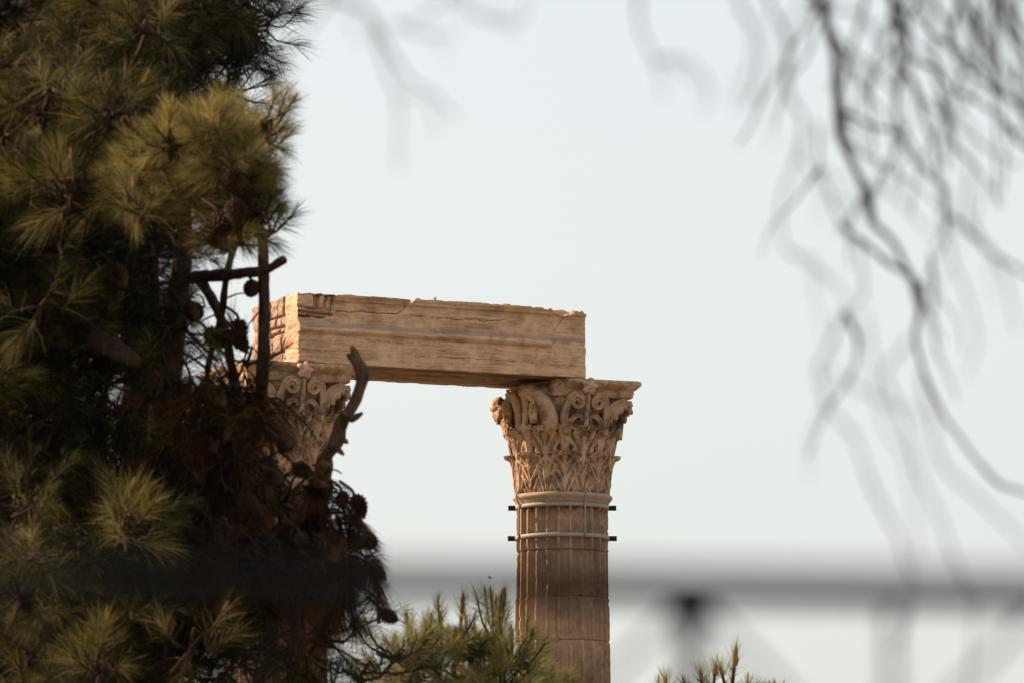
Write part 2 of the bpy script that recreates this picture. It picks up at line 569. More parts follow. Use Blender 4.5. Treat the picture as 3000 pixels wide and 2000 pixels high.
CHAN = [(-.055, -.09), (-.055, .045), (-.038, .055), (-.026, .022), (0, .03), (.026, .022), (.038, .055), (.055, .045), (.055, -.09)]

def face_frame(k):
    a = -math.pi / 2 + k * math.pi / 2
    n = np.array([math.cos(a), math.sin(a), 0])
    tau = np.array([-math.sin(a), math.cos(a), 0])
    return n, tau

def helix(mb, k, s):
    n, tau = face_frame(k)
    stem = [(.36, 1.02), (.40, 1.2), (.405, 1.38), (.375, 1.52)]
    c = (.215, 1.575)
    th = np.linspace(R(8), R(8 + 560), 46)
    rr = np.linspace(.145, .028, 46)
    spir = np.stack([c[0] + rr * np.cos(th), c[1] + rr * np.sin(th)], -1)
    P2 = np.vstack([cr(stem, 12)[:-1], spir])
    z = P2[:, 1]
    tt = P2[:, 0] * s
    dn = np.sqrt(np.maximum((bell(z) + .10) ** 2 - tt ** 2 * .7, .3)) + .02
    path = n * dn[:, None] + tau * tt[:, None] + np.array([0, 0, 1]) * z[:, None]
    sc = np.concatenate([np.linspace(1.05, .9, 11), np.linspace(.9, .42, 46)])
    sweep(mb, path, n, CHAN, sc)
    # small leaf springing over to the middle stalk
    lp = cr([(.37, 1.02), (.31, 1.2), (.22, 1.32), (.11, 1.33), (.06, 1.25)], 16)
    z2 = lp[:, 1]; t2 = lp[:, 0] * s
    dn2 = np.sqrt((bell(z2) + .09) ** 2 - t2 ** 2 * .7)
    sweep(mb, n * dn2[:, None] + tau * t2[:, None] + np.array([0, 0, 1]) * z2[:, None], n, CHAN, np.linspace(1.0, .6, 16))

def volute(mb, k, s, cut=1.0, seed=0):
    """big scroll that carries the abacus corner; cut<1 leaves it broken off"""
    a0 = -math.pi / 2 + k * math.pi / 2
    az = np.array([23, 25, 28, 32, 36, 39, 41.0])
    rr = np.array([.93, .95, 1.0, 1.07, 1.16, 1.23, 1.26])
    zz = np.array([1.05, 1.24, 1.40, 1.53, 1.61, 1.62, 1.55])
    P = cr(np.stack([az, rr, zz], -1), 26)
    P = P[:max(4, int(26 * cut))]
    ang = a0 + s * np.radians(P[:, 0])
    path = np.stack([np.cos(ang) * P[:, 1], np.sin(ang) * P[:, 1], P[:, 2]], -1)
    T = np.gradient(path, axis=0)
    side = np.stack([-np.sin(ang), np.cos(ang), 0 * ang], -1) * s
    up = np.cross(side, T) ; up /= np.linalg.norm(up, axis=1)[:, None]
    n0 = np.array([math.cos(a0), math.sin(a0), 0])
    wide = [(-.075, -.10), (-.075, .05), (-.055, .065), (-.03, .02), (0, .045), (.03, .02), (.055, .065), (.075, .05), (.075, -.10)]
    sweep(mb, path, n0 + .35 * np.stack([np.cos(ang), np.sin(ang), 0 * ang], -1), wide, np.linspace(.95, .68, len(path)))
    # ragged leaf that backs the scroll from below
    m = len(path)
    w_ = np.linspace(-1, 1, 9)
    f = np.linspace(0, 1, m)
    rng = np.random.RandomState(seed)
    V = []
    for i in range(m):
        dep = .10 + .11 * math.sin(math.pi * min(1, f[i] * 1.15)) + .035 * math.sin(f[i] * 40) + rng.uniform(-.015, .015)
        base = path[i]
        dn = np.array([np.cos(ang[i]), np.sin(ang[i]), 0]) * .45 - np.array([0, 0, 1.0])
        for ww in w_:
            V.append(base + dn * dep * (.55 + .45 * ww) + n0 * (.02 + .05 * (1 - ww * ww)) - n0 * .05)
    V = np.array(V)
    Vb = V - n0 * .09
    q = grid_faces(m, 9)
    n = len(V)
    edge = np.concatenate([np.arange(9), np.arange(1, m) * 9 + 8, (m - 1) * 9 + np.arange(7, -1, -1), np.arange(m - 2, 0, -1) * 9])
    e2 = np.roll(edge, -1)
    mb.add(np.vstack([V, Vb]), np.vstack([q, q[:, ::-1] + n, np.stack([edge, e2, e2 + n, edge + n], -1)]), dirt=.15)

def caulis(mb, az, seed):
    """ribbed calyx between the upper leaves"""
    n = 30
    z = np.array([.70, .78, .90, 1.02, 1.10, 1.16, 1.20, 1.20])
    r = np.array([.06, .075, .09, .105, .125, .15, .12, .02])
    a = np.linspace(0, 2 * np.pi, n, endpoint=False)
    rr = r[None] * (1 + .14 * np.cos(a * 7)[:, None])
    cx = bell(z) + .035
    X_ = cx[None] + rr * np.cos(a)[:, None] * .8
    Y_ = rr * np.sin(a)[:, None]
    zz = np.broadcast_to(z, (n, len(z))) + .03 * np.cos(a * 5 + seed)[:, None] * (z > 1.1)
    c, s = math.cos(az), math.sin(az)
    mb.add(np.stack([X_ * c - Y_ * s, X_ * s + Y_ * c, zz], -1).reshape(-1, 3), grid_faces(n, len(z), True))

def fleuron(mb, k, seed):
    n, tau = face_frame(k)
    zz = np.linspace(1.0, 1.76, 14)
    tube(mb, n * (bell(zz) + .11)[:, None] + np.array([0, 0, 1]) * zz[:, None], np.linspace(.05, .038, 14), 10, .1, seed)
    c = n * 1.12 + np.array([0, 0, 1.85])
    u_, v_ = np.linspace(0, 2 * np.pi, 36, endpoint=False), np.linspace(0, 1, 12)
    U, Vv = np.meshgrid(u_, v_, indexing='ij')
    pet = .5 + .5 * np.cos(5 * U + seed)
    rad = .17 * np.sin(Vv * np.pi * .62) * (.62 + .38 * pet ** .6)
    dep = .10 * np.cos(Vv * np.pi * .5) - .05 * pet * sstep(.5, .9, Vv) + .05 * np.exp(-(Vv / .22) ** 2)
    P = c + tau * (rad * np.cos(U))[..., None] + np.array([0, 0, 1]) * (rad * np.sin(U))[..., None] + n * dep[..., None]
    mb.add(P.reshape(-1, 3) + .012 * fbm(P.reshape(-1, 3), 9, seed)[:, None], grid_faces(36, 12, True)[:, ::-1])

def abacus(mb, clip=None, seed=0):
    per = []
    rc, cw = 1.485, .05
    for k in range(4):
        n, tau = face_frame(k)
        t = np.linspace(-1, 1, 42)
        hw = rc / math.sqrt(2) - cw / math.sqrt(2) + .0
        yv = 1.03 + (rc / math.sqrt(2) + cw / math.sqrt(2) - 1.03) * np.abs(t) ** 2.0
        for ti, yi in zip(t, yv):
            per.append(n[:2] * yi + tau[:2] * ti * hw)
    per = np.array(per)
    lev = [(1.69, .86), (1.71, .885), (1.78, .90), (1.835, .905), (1.845, .93), (1.87, .945), (1.92, .99), (1.935, 1.0), (1.985, 1.0), (2.0, .985)]
    m, L = len(per), len(lev)
    V = np.array([[(p[0] * s, p[1] * s, z) for z, s in lev] for p in per])
    jit = fbm(V, 5, seed + 3)
    nrm = V.copy(); nrm[..., 2] = 0; nrm /= np.linalg.norm(nrm, axis=-1)[..., None]
    V = V + nrm * (.014 * jit - .10 * np.clip(fbm(V, 2.3, seed + 9) - .55, 0, 1))[..., None]
    if clip is not None:
        for (d, lim, rgh) in clip:
            d = np.array([*d, 0.0]); d /= np.linalg.norm(d)
            over = V @ d - (lim + rgh * fbm(V * [.3, .3, 1], 7, seed + 21) + .5 * rgh * fbm(V, 2.5, seed + 5))
            V = V - np.clip(over, 0, None)[..., None] * d
    V = V.reshape(-1, 3)
    q = grid_faces(m, L, True)
    ctop, cbot = len(V), len(V) + 1
    V = np.vstack([V, [0, 0, 2.0], [0, 0, 1.69]])
    i = np.arange(m); j = (i + 1) % m
    t = np.vstack([np.stack([i * L + L - 1, j * L + L - 1, np.full(m, ctop)], -1), np.stack([j * L, i * L, np.full(m, cbot)], -1)])
    mb.add(V, q, t)

def up(mb):
    """lift capital pieces to the top of the column"""
    mb.v = [v + np.array([0, 0, NECK]) for v in mb.v]
    return mb

# --- shaft
def shaft_mesh():
    joints = [NECK - .99 - .79 * k for k in range(0, 15)]
    joints[0] = at(1646, 1606, YR - .8)[2]
    joints[1] = at(1646, 1742, YR - .8)[2]
    joints[2] = at(1646, 1871, YR - .8)[2]
    for k in range(3, 15): joints[k] = joints[2] - 1.0 * (k - 2)
    z0 = 1.0
    zs = list(np.arange(NECK - 4.2, NECK + .001, .035)) + list(np.arange(z0, NECK - 4.2, .3)) + [NECK]
    for j in joints:
        if j > z0 + .1: zs += [j - .016, j - .008, j, j + .008, j + .016]
    zs = np.unique(np.round(zs, 4))
    nf = 24
    half = [0, .045, .074, .079, .083, .095, .13, .19, .27, .38]
    ts = np.array(half + [.5] + [1 - h for h in half[:0:-1]])
    m = len(ts)
    n = nf * m
    a = ((np.arange(nf)[:, None] + ts[None, :]) * 2 * np.pi / nf).ravel()
    t = np.tile(ts, nf)
    Z, A = np.meshgrid(zs, a, indexing='xy')      # (n, nz)
    T = t[:, None] + 0 * Z
    Rz = R_TOP + .012 * (NECK - Z) + .0008 * (NECK - Z) ** 1.2 * 0
    Rz = np.minimum(Rz, R_TOP + .14)
    x = np.abs(T - .5) / .419
    depth = np.where(x < 1, .088 * np.sqrt(np.clip(1 - x ** 2, 0, 1)), 0)
    # flutes end in a rounded head just below the astragal
    depth = depth * (1 - sstep(-.05, 0, Z - NECK))
    drum = np.zeros_like(Z)
    for k, j in enumerate(joints):
        drum = np.where(Z < j, k + 1, drum)
    off = np.array([.0, -.012, .002, .004, 0, .003, -.002, .002, 0, 0, 0, 0, 0, 0, 0, 0, 0])[drum.astype(int)]
    P = np.stack([np.cos(A) * Rz, np.sin(A) * Rz, Z], -1)
    chip = np.clip(fbm(P, (3.2, 3.2, 2.6), 71) - .42, 0, 1) * .22 + np.clip(fbm(P, 7, 77) - .55, 0, 1) * .12
    jd = np.min(np.abs(Z[..., None] - np.array(joints)), -1)
    chip = chip + np.exp(-(jd / .05) ** 2) * np.clip(fbm(P, 5, 79) + .05, 0, 1) * .05
    chip = np.minimum(chip, .10)
    rr = Rz + off - np.maximum(depth, chip) + .004 * fbm(P, 14, 5)
    rr = rr - .012 * (jd < .009)
    V = np.stack([np.cos(A) * rr, np.sin(A) * rr, Z], -1)
    mb = MB()
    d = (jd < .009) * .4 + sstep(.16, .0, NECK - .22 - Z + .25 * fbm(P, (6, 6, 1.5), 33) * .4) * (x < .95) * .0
    # stain and the ring's shade, both put into the colour of the flute heads
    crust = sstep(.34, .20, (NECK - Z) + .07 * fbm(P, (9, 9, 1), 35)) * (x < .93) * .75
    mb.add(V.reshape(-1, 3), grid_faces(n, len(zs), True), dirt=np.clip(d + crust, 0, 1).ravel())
    nz_ = len(zs)
    top = len(V.reshape(-1, 3))
    return mb

SH = shaft_mesh()
def base_mesh():
    mb = MB()
    lathe(mb, [(.2, 1.0), (R_TOP + .15, 1.0), (R_TOP + .2, .92), (R_TOP + .28, .86), (R_TOP + .3, .78), (R_TOP + .22, .7), (R_TOP + .24, .62),
               (R_TOP + .4, .56), (R_TOP + .45, .46), (R_TOP + .38, .36), (.2, .36)], 64)
    V, ijk, Q = lattice_box((-1.35, -1.35, -.1), (1.35, 1.35, .36), (6, 6, 2))
    mb.add(V, Q)
    return mb

def up_world(z): return z

W2L = -TH                                        # world azimuth -> column azimuth
def ring(mb, z, rin, rout, h, n=96):
    lathe(mb, [(rin, z - h / 2), (rout, z - h / 2), (rout, z + h / 2), (rin, z + h / 2), (rin, z - h / 2)], n)

def clamp_band(parent, z, r):
    mb = MB()
    ring(mb, z, r - .05, r + .025, .068)
    b = mb.build("clamp_band", M_BAND, parent)
    for az in (0.0, math.pi):
        l = MB()
        a = az + W2L
        for dy in (-.032, .032):                # two cheeks of the closing lug and the bolt between them
            V, _, Q = lattice_box((r + .015, dy - .011, z - .042), (r + .15, dy + .011, z + .042), (1, 1, 1))
            c, s = math.cos(a), math.sin(a)
            l.add(np.stack([V[:, 0] * c - V[:, 1] * s, V[:, 0] * s + V[:, 1] * c, V[:, 2]], -1), Q)
        for rr in (r + .06, r + .115):
            p0 = np.array([rr, -.075, z]); p1 = np.array([rr, .075, z])
            P = np.linspace(p0, p1, 5)
            c, s = math.cos(a), math.sin(a)
            tube(l, np.stack([P[:, 0] * c - P[:, 1] * s, P[:, 0] * s + P[:, 1] * c, P[:, 2]], -1), .02, 8)
        # block that closes the lug
        V, _, Q = lattice_box((r + .02, -.02, z - .03), (r + .135, .02, z + .03), (1, 1, 1))
        c, s = math.cos(a), math.sin(a)
        l.add(np.stack([V[:, 0] * c - V[:, 1] * s, V[:, 0] * s + V[:, 1] * c, V[:, 2]], -1), Q)
        l.build("lug", M_LUG, b, smooth=False)
    return b

Z_B1 = NECK - .215
Z_B2 = NECK - .76

def column(axis, label, proto=None, broken=False):
    root = thing("temple_column", label, "column", (axis[0], axis[1], 0), TH, "columns that carry the marble beam")
    def share(name, src, mat, parent):
        o = bpy.data.objects.new(name, src)
        C.objects.link(o); o.parent = parent
        return o
    parts = {} if proto is None else proto
    def part(key, name, make, mat, parent, smooth=True):
        if key not in parts:
            mbx = make()
            parts[key] = mbx.mesh(name, mat, smooth)
        return share(name, parts[key], mat, parent)
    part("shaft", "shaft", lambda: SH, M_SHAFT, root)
    part("base", "base", base_mesh, M_SHAFT, root)
    def astr():
        m = MB()
        lathe(m, [(.70, -.20), (.80, -.195), (.825, -.16), (.845, -.12), (.875, -.085), (.89, -.07), (.895, -.04), (.885, -.012), (.87, .0), (.70, .012)],
              128, noise_amp=.008, seed=4)
        return up(m)
    part("astragal", "astragal", astr, M_ASTR, root)
    def bell_mb():
        m = MB()
        zz = np.linspace(-.02, 1.74, 44)
        a = np.linspace(0, 2 * np.pi, 120, endpoint=False)
        A, Z = np.meshgrid(a, zz, indexing='ij')
        rad = bell_in(Z)
        P = np.stack([np.cos(A) * rad, np.sin(A) * rad, Z], -1)
        rad = rad + .02 * fbm(P, 5, 12)
        m.add(np.stack([np.cos(A) * rad, np.sin(A) * rad, Z], -1).reshape(-1, 3), grid_faces(120, 44, True))
        return up(m)
    cap = part("bell", "capital", bell_mb, M_CAP, root)
    FRONT = -math.pi / 2
    for k in range(8):
        az = FRONT + (k + .5) * math.pi / 4
        part(f"lo{k}", "acanthus_leaf", lambda: up(_leaf(az, .72, .325, .16, 10 + k)), M_CAP, cap)
    for k in range(8):
        az = FRONT + k * math.pi / 4
        part(f"up{k}", "acanthus_leaf", lambda: up(_leaf(az, 1.17, .315, .17, 30 + k)), M_CAP, cap)
    for k in range(8):
        az = FRONT + (k + .5) * math.pi / 4
        part(f"ca{k}", "calyx", lambda: up(_one(caulis, az, k)), M_CAP, cap)
    for k in range(4):
        if broken and k == 3: continue
        part(f"fl{k}", "fleuron", lambda: up(_one(fleuron, k, 50 + k)), M_CAP, cap)
        for s in (-1, 1):
            if broken and k == 3: continue
            part(f"he{k}{s}", "helix", lambda: up(_one(helix, k, s)), M_CAP, cap)
    for k in range(4):
        for s in (-1, 1):
            cut = 1.0
            if broken and ((k == 0 and s == -1) or (k == 3 and s == 1)): continue
            if broken and (k == 3 and s == -1): cut = .72
            part(f"vo{k}{s}{cut}", "volute", lambda: up(_vol(k, s, cut, 60 + k * 2 + s)), M_CAP, cap)
    m = MB()
    if broken:
        abacus(m, [((-1, 0), .60, .05), ((-1, -1), .98, .06)], 3)
    else:
        abacus(m, [((1, -1), 1.42, .04)], 8)
    up(m).build("abacus", M_CAP, cap)
    if broken:
        m = MB()                                  # broken core where the corner has fallen away
        def on(px, py, r):
            az = -math.acos(max(-1, min(1, (px - 1647) / 165.5 / r))) + W2L
            return np.array([math.cos(az) * r, math.sin(az) * r, (1443 - py) / 165.0 - .12 * (1 - r * math.sin(-az - TH))])
        rock(m, (-.48, -.42, 1.76), (.34, .34, .17), 2, 18, .16, 2.0)
        rock(m, (-.72, .05, 1.74), (.30, .50, .18), 5, 18, .16, 2.2)
        rock(m, on(1562, 1208, 1.03), (.10, .10, .23), 9, 14, .12, 3.0)
        tube(m, cr([on(1535, 1135, .98), on(1572, 1160, 1.0), on(1600, 1200, 1.0), on(1618, 1262, .92)], 16), np.linspace(.15, .15, 16), 14, .12, 4)
        tube(m, cr([on(1500, 1140, 1.04), on(1515, 1180, 1.0), on(1522, 1250, .92)], 12), np.linspace(.09, .07, 12), 10, .15, 6)
        tube(m, cr([on(1532, 1150, 1.04), on(1540, 1190, 1.0), on(1536, 1255, .93)], 12), np.linspace(.07, .06, 12), 10, .15, 8)
        for (a_, r_, z_, q_, sd_) in ((163, 1.20, 1.66, (.15, .14, .17), 16), (170, 1.10, 1.48, (.13, .16, .17), 21), (175, 1.0, 1.34, (.11, .16, .15), 23), (186, .97, 1.55, (.12, .14, .25), 25)):
            a_ = math.radians(a_) + W2L
            rock(m, (math.cos(a_) * r_, math.sin(a_) * r_, z_), q_, sd_, 14, .16, 2.4)
        up(m).build("broken_core", M_CAP, cap)
    # steel clamps and rods
    if broken:
        clamp_band(root, Z_B1, R_TOP + .0)
        clamp_band(root, Z_B2, R_TOP + .008)
        for px in (1519, 1713):
            zt = np.array([Z_B2 - .04, Z_B1, NECK - .18, NECK - .09, NECK - .03, NECK + .01, NECK + .08])
            rr = np.array([R_TOP + .05, R_TOP + .045, R_TOP + .05, .905, .915, .90, .86])
            wx = (px - 1647) / 165.5
            a = -math.acos(max(-1, min(1, wx / (R_TOP + .045)))) + W2L
            d = np.array([math.cos(a), math.sin(a)])
            m = MB()
            tube(m, cr(np.stack([d[0] * rr, d[1] * rr, zt], -1), 30), .016, 8)
            m.build("tie_rod", M_BAND, root)
    return root, parts

def _leaf(*a):
    m = MB(); leaf(m, *a); return m
def _one(f, *a):
    m = MB(); f(m, *a); return m
def _vol(k, s, cut, seed):
    m = MB(); volute(m, k, s, cut, seed); return m

colR, PARTS = column(AXR, "fluted column with steel bands and a broken capital under the beam's free end", None, True)
colL, _ = column(AXL, "column with intact scrolled capital half hidden behind the pine", PARTS, False)

# --- the beam
BEAM_H = 1.21
beam = thing("marble_beam", "long marble architrave block spanning the two columns, masonry at its left end", "beam",
             (AXL[0], AXL[1], TOPZ + .004), TH)
U0, U1 = -.085, SPAN - .03
YF, YB = -1.03, 1.03

def voro(a, b, seeds):
    d = np.sqrt((a[:, None] - seeds[None, :, 0]) ** 2 + (b[:, None] - seeds[None, :, 1]) ** 2)
    i = np.argsort(d, 1)
    r = np.arange(len(a))
    return d[r, i[:, 1]] - d[r, i[:, 0]], i[:, 0]

def courses(a, z, rows, cuts):
    """distance to the nearest joint and a stone number, for courses of unequal stones"""
    rows = np.asarray(rows, float)
    k = np.clip(np.searchsorted(rows, z) - 1, 0, len(rows) - 2)
    d = np.minimum(z - rows[k], rows[k + 1] - z)
    d = np.abs(d)
    ids = k * 50
    for q in range(len(rows) - 1):
        c = np.asarray(cuts[q], float)
        sel = k == q
        if not sel.any(): continue
        dd = np.abs(a[sel][:, None] - c[None, :]).min(1)
        d[sel] = np.minimum(d[sel], dd)
        ids[sel] = ids[sel] + np.searchsorted(c, a[sel])
    return d, ids

def px_uz(px, py):
    f = (px - 880) / 834.0
    u = U0 + f * (U1 - U0)
    bot = 1060 + 46 * f
    top = 856 + 52 * f
    return u, BEAM_H * (bot - py) / (bot - top)

CRACKS = [([(985, 912), (1045, 916), (1062, 912), (1100, 918), (1160, 919), (1178, 911), (1186, 896)], .010, .06),
          ([(1185, 922), (1280, 931), (1352, 938), (1358, 933), (1398, 936), (1408, 941), (1440, 938), (1480, 935)], .008, .05),
          ([(1657, 922), (1640, 942), (1627, 962), (1614, 986)], .007, .03),
          ([(1200, 1040), (1330, 1046), (1440, 1053), (1610, 1066), (1712, 1071)], .006, .02),
          ([(890, 1024), (1000, 1030), (1080, 1030)], .006, .02),
          ([(1000, 980), (1100, 1000), (1200, 1003), (1300, 1015)], .005, .015),
          ([(1560, 1030), (1572, 1018), (1566, 1050)], .006, .02)]

def front_beam():
    V, ijk, Q = lattice_box((U0, YF, 0), (U1, -.46, BEAM_H), (340, 16, 96))
    N = (340, 16, 96)
    u, y, z = V[:, 0].copy(), V[:, 1].copy(), V[:, 2].copy()
    fr = ijk[:, 1] == 0
    dirt = np.zeros(len(V))
    # mouldings of the front face
    prof = np.interp(z, [0, .50, .505, .525, .53, .55, .555, .60, .605, .69, .70, 1.07, 1.085, 1.09, 1.135, 1.14, 1.15, BEAM_H],
                     [.012, .012, -.01, -.01, .05, .05, .075, .075, .07, .0, .0, .0, .03, .06, .07, .045, .09, .10])
    prof_plain = np.interp(z, [0, .55, .56, .59, .60, 1.07, 1.085, 1.09, 1.135, 1.14, 1.15, BEAM_H], [.012, .012, -.012, -.012, 0, 0, .03, .06, .07, .045, .09, .10])
    ub = px_uz(1612, 1000)[0]
    pr = np.where(u > ub + .02 * noise(V, 8, 3), prof_plain, prof)
    lump = fbm(V * [1, 0, 1], (1.2, 1, 4), 8)
    pr = pr + .008 * lump + .004 * fbm(V * [1, 0, 1], (6, 1, 20), 15)
    # worn stretches of the mouldings
    wear = np.clip(fbm(V * [1, 0, 0], 2.6, 44) - .25, 0, 1) * .06 * (z > .5)
    pr = np.minimum(pr, np.maximum(pr - wear, .004))
    for pts, wd, dep in CRACKS:
        P = np.array([px_uz(*p) for p in pts])
        best = np.full(len(V), 9.0)
        for k in range(len(P) - 1):
            a, b = P[k], P[k + 1]
            ab = b - a
            tt = np.clip(((u - a[0]) * ab[0] + (z - a[1]) * ab[1]) / (ab @ ab), 0, 1)
            jx = .012 * noise(np.stack([u, z, 0 * u], -1), 14, 90)
            d = np.hypot(u - a[0] - tt * ab[0], z + jx - a[1] - tt * ab[1])
            best = np.minimum(best, d)
        g = np.exp(-(best / (wd * (.55 + .5 * np.abs(noise(V, 6, 66))))) ** 2) * fr
        pr = pr - dep * .8 * g
        dirt = np.maximum(dirt, np.clip(g * .8, 0, .7))
    # the material's grey band lies on the sloping ledge above the middle moulding
    # V-shaped chip out of the top moulding
    un = px_uz(1186, 880)[0]
    half = .03 + .13 * np.clip((z - 1.06) / .15, 0, 1)
    notch = np.clip(1 - np.abs(u - un) / half, 0, 1) * (z > 1.05)
    pr = pr - np.minimum(.19, .5 * notch)
    # patch of small stones at the top of the left end
    u2 = px_uz(987, 880)[0]
    zb = np.interp(u, [U0, .25, .45, .62, u2], [.72, .74, .80, .83, .86]) + .02 * noise(V, 6, 61)
    inp = fr & (u < u2 + .02 * noise(V, 9, 62) - .05 * (z < 1.0)) & (z > zb)
    wa = .035 * noise(V, 5, 1) + .015 * noise(V, 16, 4); wz = .035 * noise(V, 5, 2) + .012 * noise(V, 15, 3)
    g, ids = courses(u + wa, z + wz + .05 * (u - .3), [.60, .80, .865, .93, 1.30],
                     [(.35, .62), (.12, .42, .58), (.22, .36, .52, .64), (.27, .33, .47, .60)])
    face = .0 - .05 * hash3(ids, ids * 3, ids * 7, 3)
    st = face - .10 * np.exp(-(g / .02) ** 2) + .016 * fbm(V, 9, 40) - .10 * hash3(ids, ids * 5, ids * 11, 8) * (V[:, 2] > .98)
    pr = np.where(inp, st, pr)
    dirt = np.where(inp, np.maximum(dirt, np.exp(-(g / .018) ** 2) * np.clip(.3 + .5 * noise(V, 5, 77), 0, .7)), dirt)
    y = np.where(fr, y - pr, y)
    # ragged edges
    def chamfer(e, br):
        return np.clip(br - e, 0, None)
    n1 = fbm(V, (3, 3, 3), 101); n2 = fbm(V, (11, 11, 11), 103)
    brk = .008 + .05 * np.clip(n1 - .45, 0, 1) + .006 * n2
    right = sstep(px_uz(1560, 0)[0] - .15, px_uz(1600, 0)[0], u)
    brk_t = brk + right * (.12 + .06 * n2 + .06 * n1) + .05 * sstep(.75, .2, u) * (.5 + n2)
    e = (BEAM_H - z) + (V[:, 1] - YF) * .75
    c = chamfer(e, brk_t)
    y = y + c * .6; z = z - c * .55
    e = z + (V[:, 1] - YF)
    c = chamfer(e, brk); y = y + c * .5; z = z + c * .5
    for sgn, ue in ((1, U0), (-1, U1)):
        e = np.abs(u - ue) + (V[:, 1] - YF)
        c = chamfer(e, brk * (1.6 if sgn > 0 else .7)); y = y + c * .5; u = u + sgn * c * .5
        e = np.abs(u - ue) + (BEAM_H - V[:, 2])
        c = chamfer(e, brk * 1.2); z = z - c * .5; u = u + sgn * c * .4
    end = (ijk[:, 0] == 0) | (ijk[:, 0] == N[0])
    u = u + np.where(end, .012 * fbm(V, 7, 55) + .01 * fbm(V, 25, 56), 0) * np.where(ijk[:, 0] == 0, 1, .5)
    top = ijk[:, 2] == N[2]
    z = z + np.where(top, .015 * fbm(V, 3, 31) + .012 * fbm(V, 12, 33), 0)
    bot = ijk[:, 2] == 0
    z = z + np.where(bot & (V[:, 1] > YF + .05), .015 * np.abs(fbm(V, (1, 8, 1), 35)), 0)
    dirt = np.where(bot & (V[:, 1] > YF + .06), np.clip(.62 + .3 * fbm(V, (1, 6, 1), 36), 0, .9), dirt)  # underside coloured darker in streaks, behind the front edge
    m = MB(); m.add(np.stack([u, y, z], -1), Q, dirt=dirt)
    return m

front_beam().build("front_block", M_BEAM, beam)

def fill_block():
    V, ijk, Q = lattice_box((U0 + .03, -.452, .012), (U1 - .06, .60, BEAM_H - .01), (230, 72, 84))
    u, y, z = V[:, 0].copy(), V[:, 1].copy(), V[:, 2].copy()
    L = ijk[:, 0] == 0
    wa = .03 * noise(V, 5, 1) + .015 * noise(V, 15, 4); wz = .035 * noise(V, 4, 2) + .012 * noise(V, 15, 3)
    g, ids = courses(y + wa, z + wz, [-.1, .27, .58, .70, .90, 1.4], [(-.30, .05, .42), (-.22, .20), (-.34, -.1, .25, .5), (-.25, .06, .38), (-.30, -.02, .3)])
    face = -.02 - .05 * hash3(ids, ids * 3, ids * 7, 9)
    du = -face + .09 * np.exp(-(g / .018) ** 2) + .018 * fbm(V, 9, 12)
    u = np.where(L, u + du - .05, u)
    dirt = np.where(L, np.exp(-(g / .014) ** 2) * .6, 0)
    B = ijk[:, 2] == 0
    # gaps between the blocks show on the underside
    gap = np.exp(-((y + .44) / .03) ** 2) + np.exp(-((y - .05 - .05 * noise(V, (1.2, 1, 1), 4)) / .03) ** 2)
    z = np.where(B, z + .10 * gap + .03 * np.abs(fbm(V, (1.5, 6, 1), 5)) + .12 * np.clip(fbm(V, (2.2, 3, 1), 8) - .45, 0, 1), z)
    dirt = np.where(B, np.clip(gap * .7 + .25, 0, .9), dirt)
    T = ijk[:, 2] == ijk[:, 2].max()
    z = np.where(T, z + .035 * fbm(V, 4, 6) + .03 * fbm(V, 13, 7) + .015, z)
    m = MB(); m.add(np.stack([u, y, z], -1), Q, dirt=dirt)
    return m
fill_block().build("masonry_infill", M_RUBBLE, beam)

def back_block():
    V, ijk, Q = lattice_box((U0 - .02, .605, .004), (U1 - .02, YB, BEAM_H - .02), (240, 12, 60))
    u, y, z = V[:, 0].copy(), V[:, 1].copy(), V[:, 2].copy()
    n1 = fbm(V, 3, 201); n2 = fbm(V, 11, 203)
    brk = .02 + .10 * np.clip(n1 - .1, 0, 1) + .02 * n2
    for (e, (du, dy, dz)) in (((np.abs(u - U0 + .02) + (YB - y)), (.5, -.5, 0)), ((np.abs(u - U0 + .02) + (BEAM_H - .02 - z)), (.5, 0, -.5)),
                              ((BEAM_H - .02 - z) + (YB - y), (0, -.5, -.5)), (z + (YB - y), (0, -.4, .4)), ((np.abs(u - U0 + .02) + (y - .605)), (.6, .4, 0))):
        c = np.clip(brk - e, 0, None)
        u = u + du * c; y = y + dy * c; z = z + dz * c
    L = ijk[:, 0] == 0
    u = np.where(L, u + .03 * n1 + .02 * n2 + .02 * np.cos(y * 70), u)
    m = MB(); m.add(np.stack([u, y, z], -1), Q)
    return m
back_block().build("back_block", M_RUBBLE, beam)

# --- loose chips and a dry weed lying on the beam
def on_beam(px, yl):
    u = U0 + (px - 880) / 834.0 * (U1 - U0)
    p = AXL + np.array([math.cos(TH) * u - math.sin(TH) * yl, math.sin(TH) * u + math.cos(TH) * yl, 0])
    return np.array([p[0], p[1], TOPZ + BEAM_H])
for px, r_, sd_, lb in ((1237, .055, 3, "small loose stone chip nearest the V-shaped notch on the beam's top edge"),
                        (1495, .075, 6, "larger loose stone lump on the beam's top near its crumbled right end")):
    c = on_beam(px, -.80)
    m = MB(); rock(m, (0, 0, .02), (r_, r_ * .8, r_ * .75), sd_, 10, .35, 3)
    o = m.build("stone_chip", M_RUBBLE); o.location = c
    tag(o, lb, "stone", "loose stones on top of the beam")
c = on_beam(1288, -.78)
m = MB(); rs = np.random.RandomState(3)
for k in range(9):
    d = np.array([rs.uniform(-.09, .09), rs.uniform(-.05, .05), rs.uniform(.05, .13)])
    tube(m, cr([(0, 0, -.01), d * .5 + [0, 0, .01], d], 6), np.linspace(.006, .003, 6), 5)
o = m.build("dry_weed", M_DEAD); o.location = c
tag(o, "tiny dry weed growing on top of the marble beam", "weed")

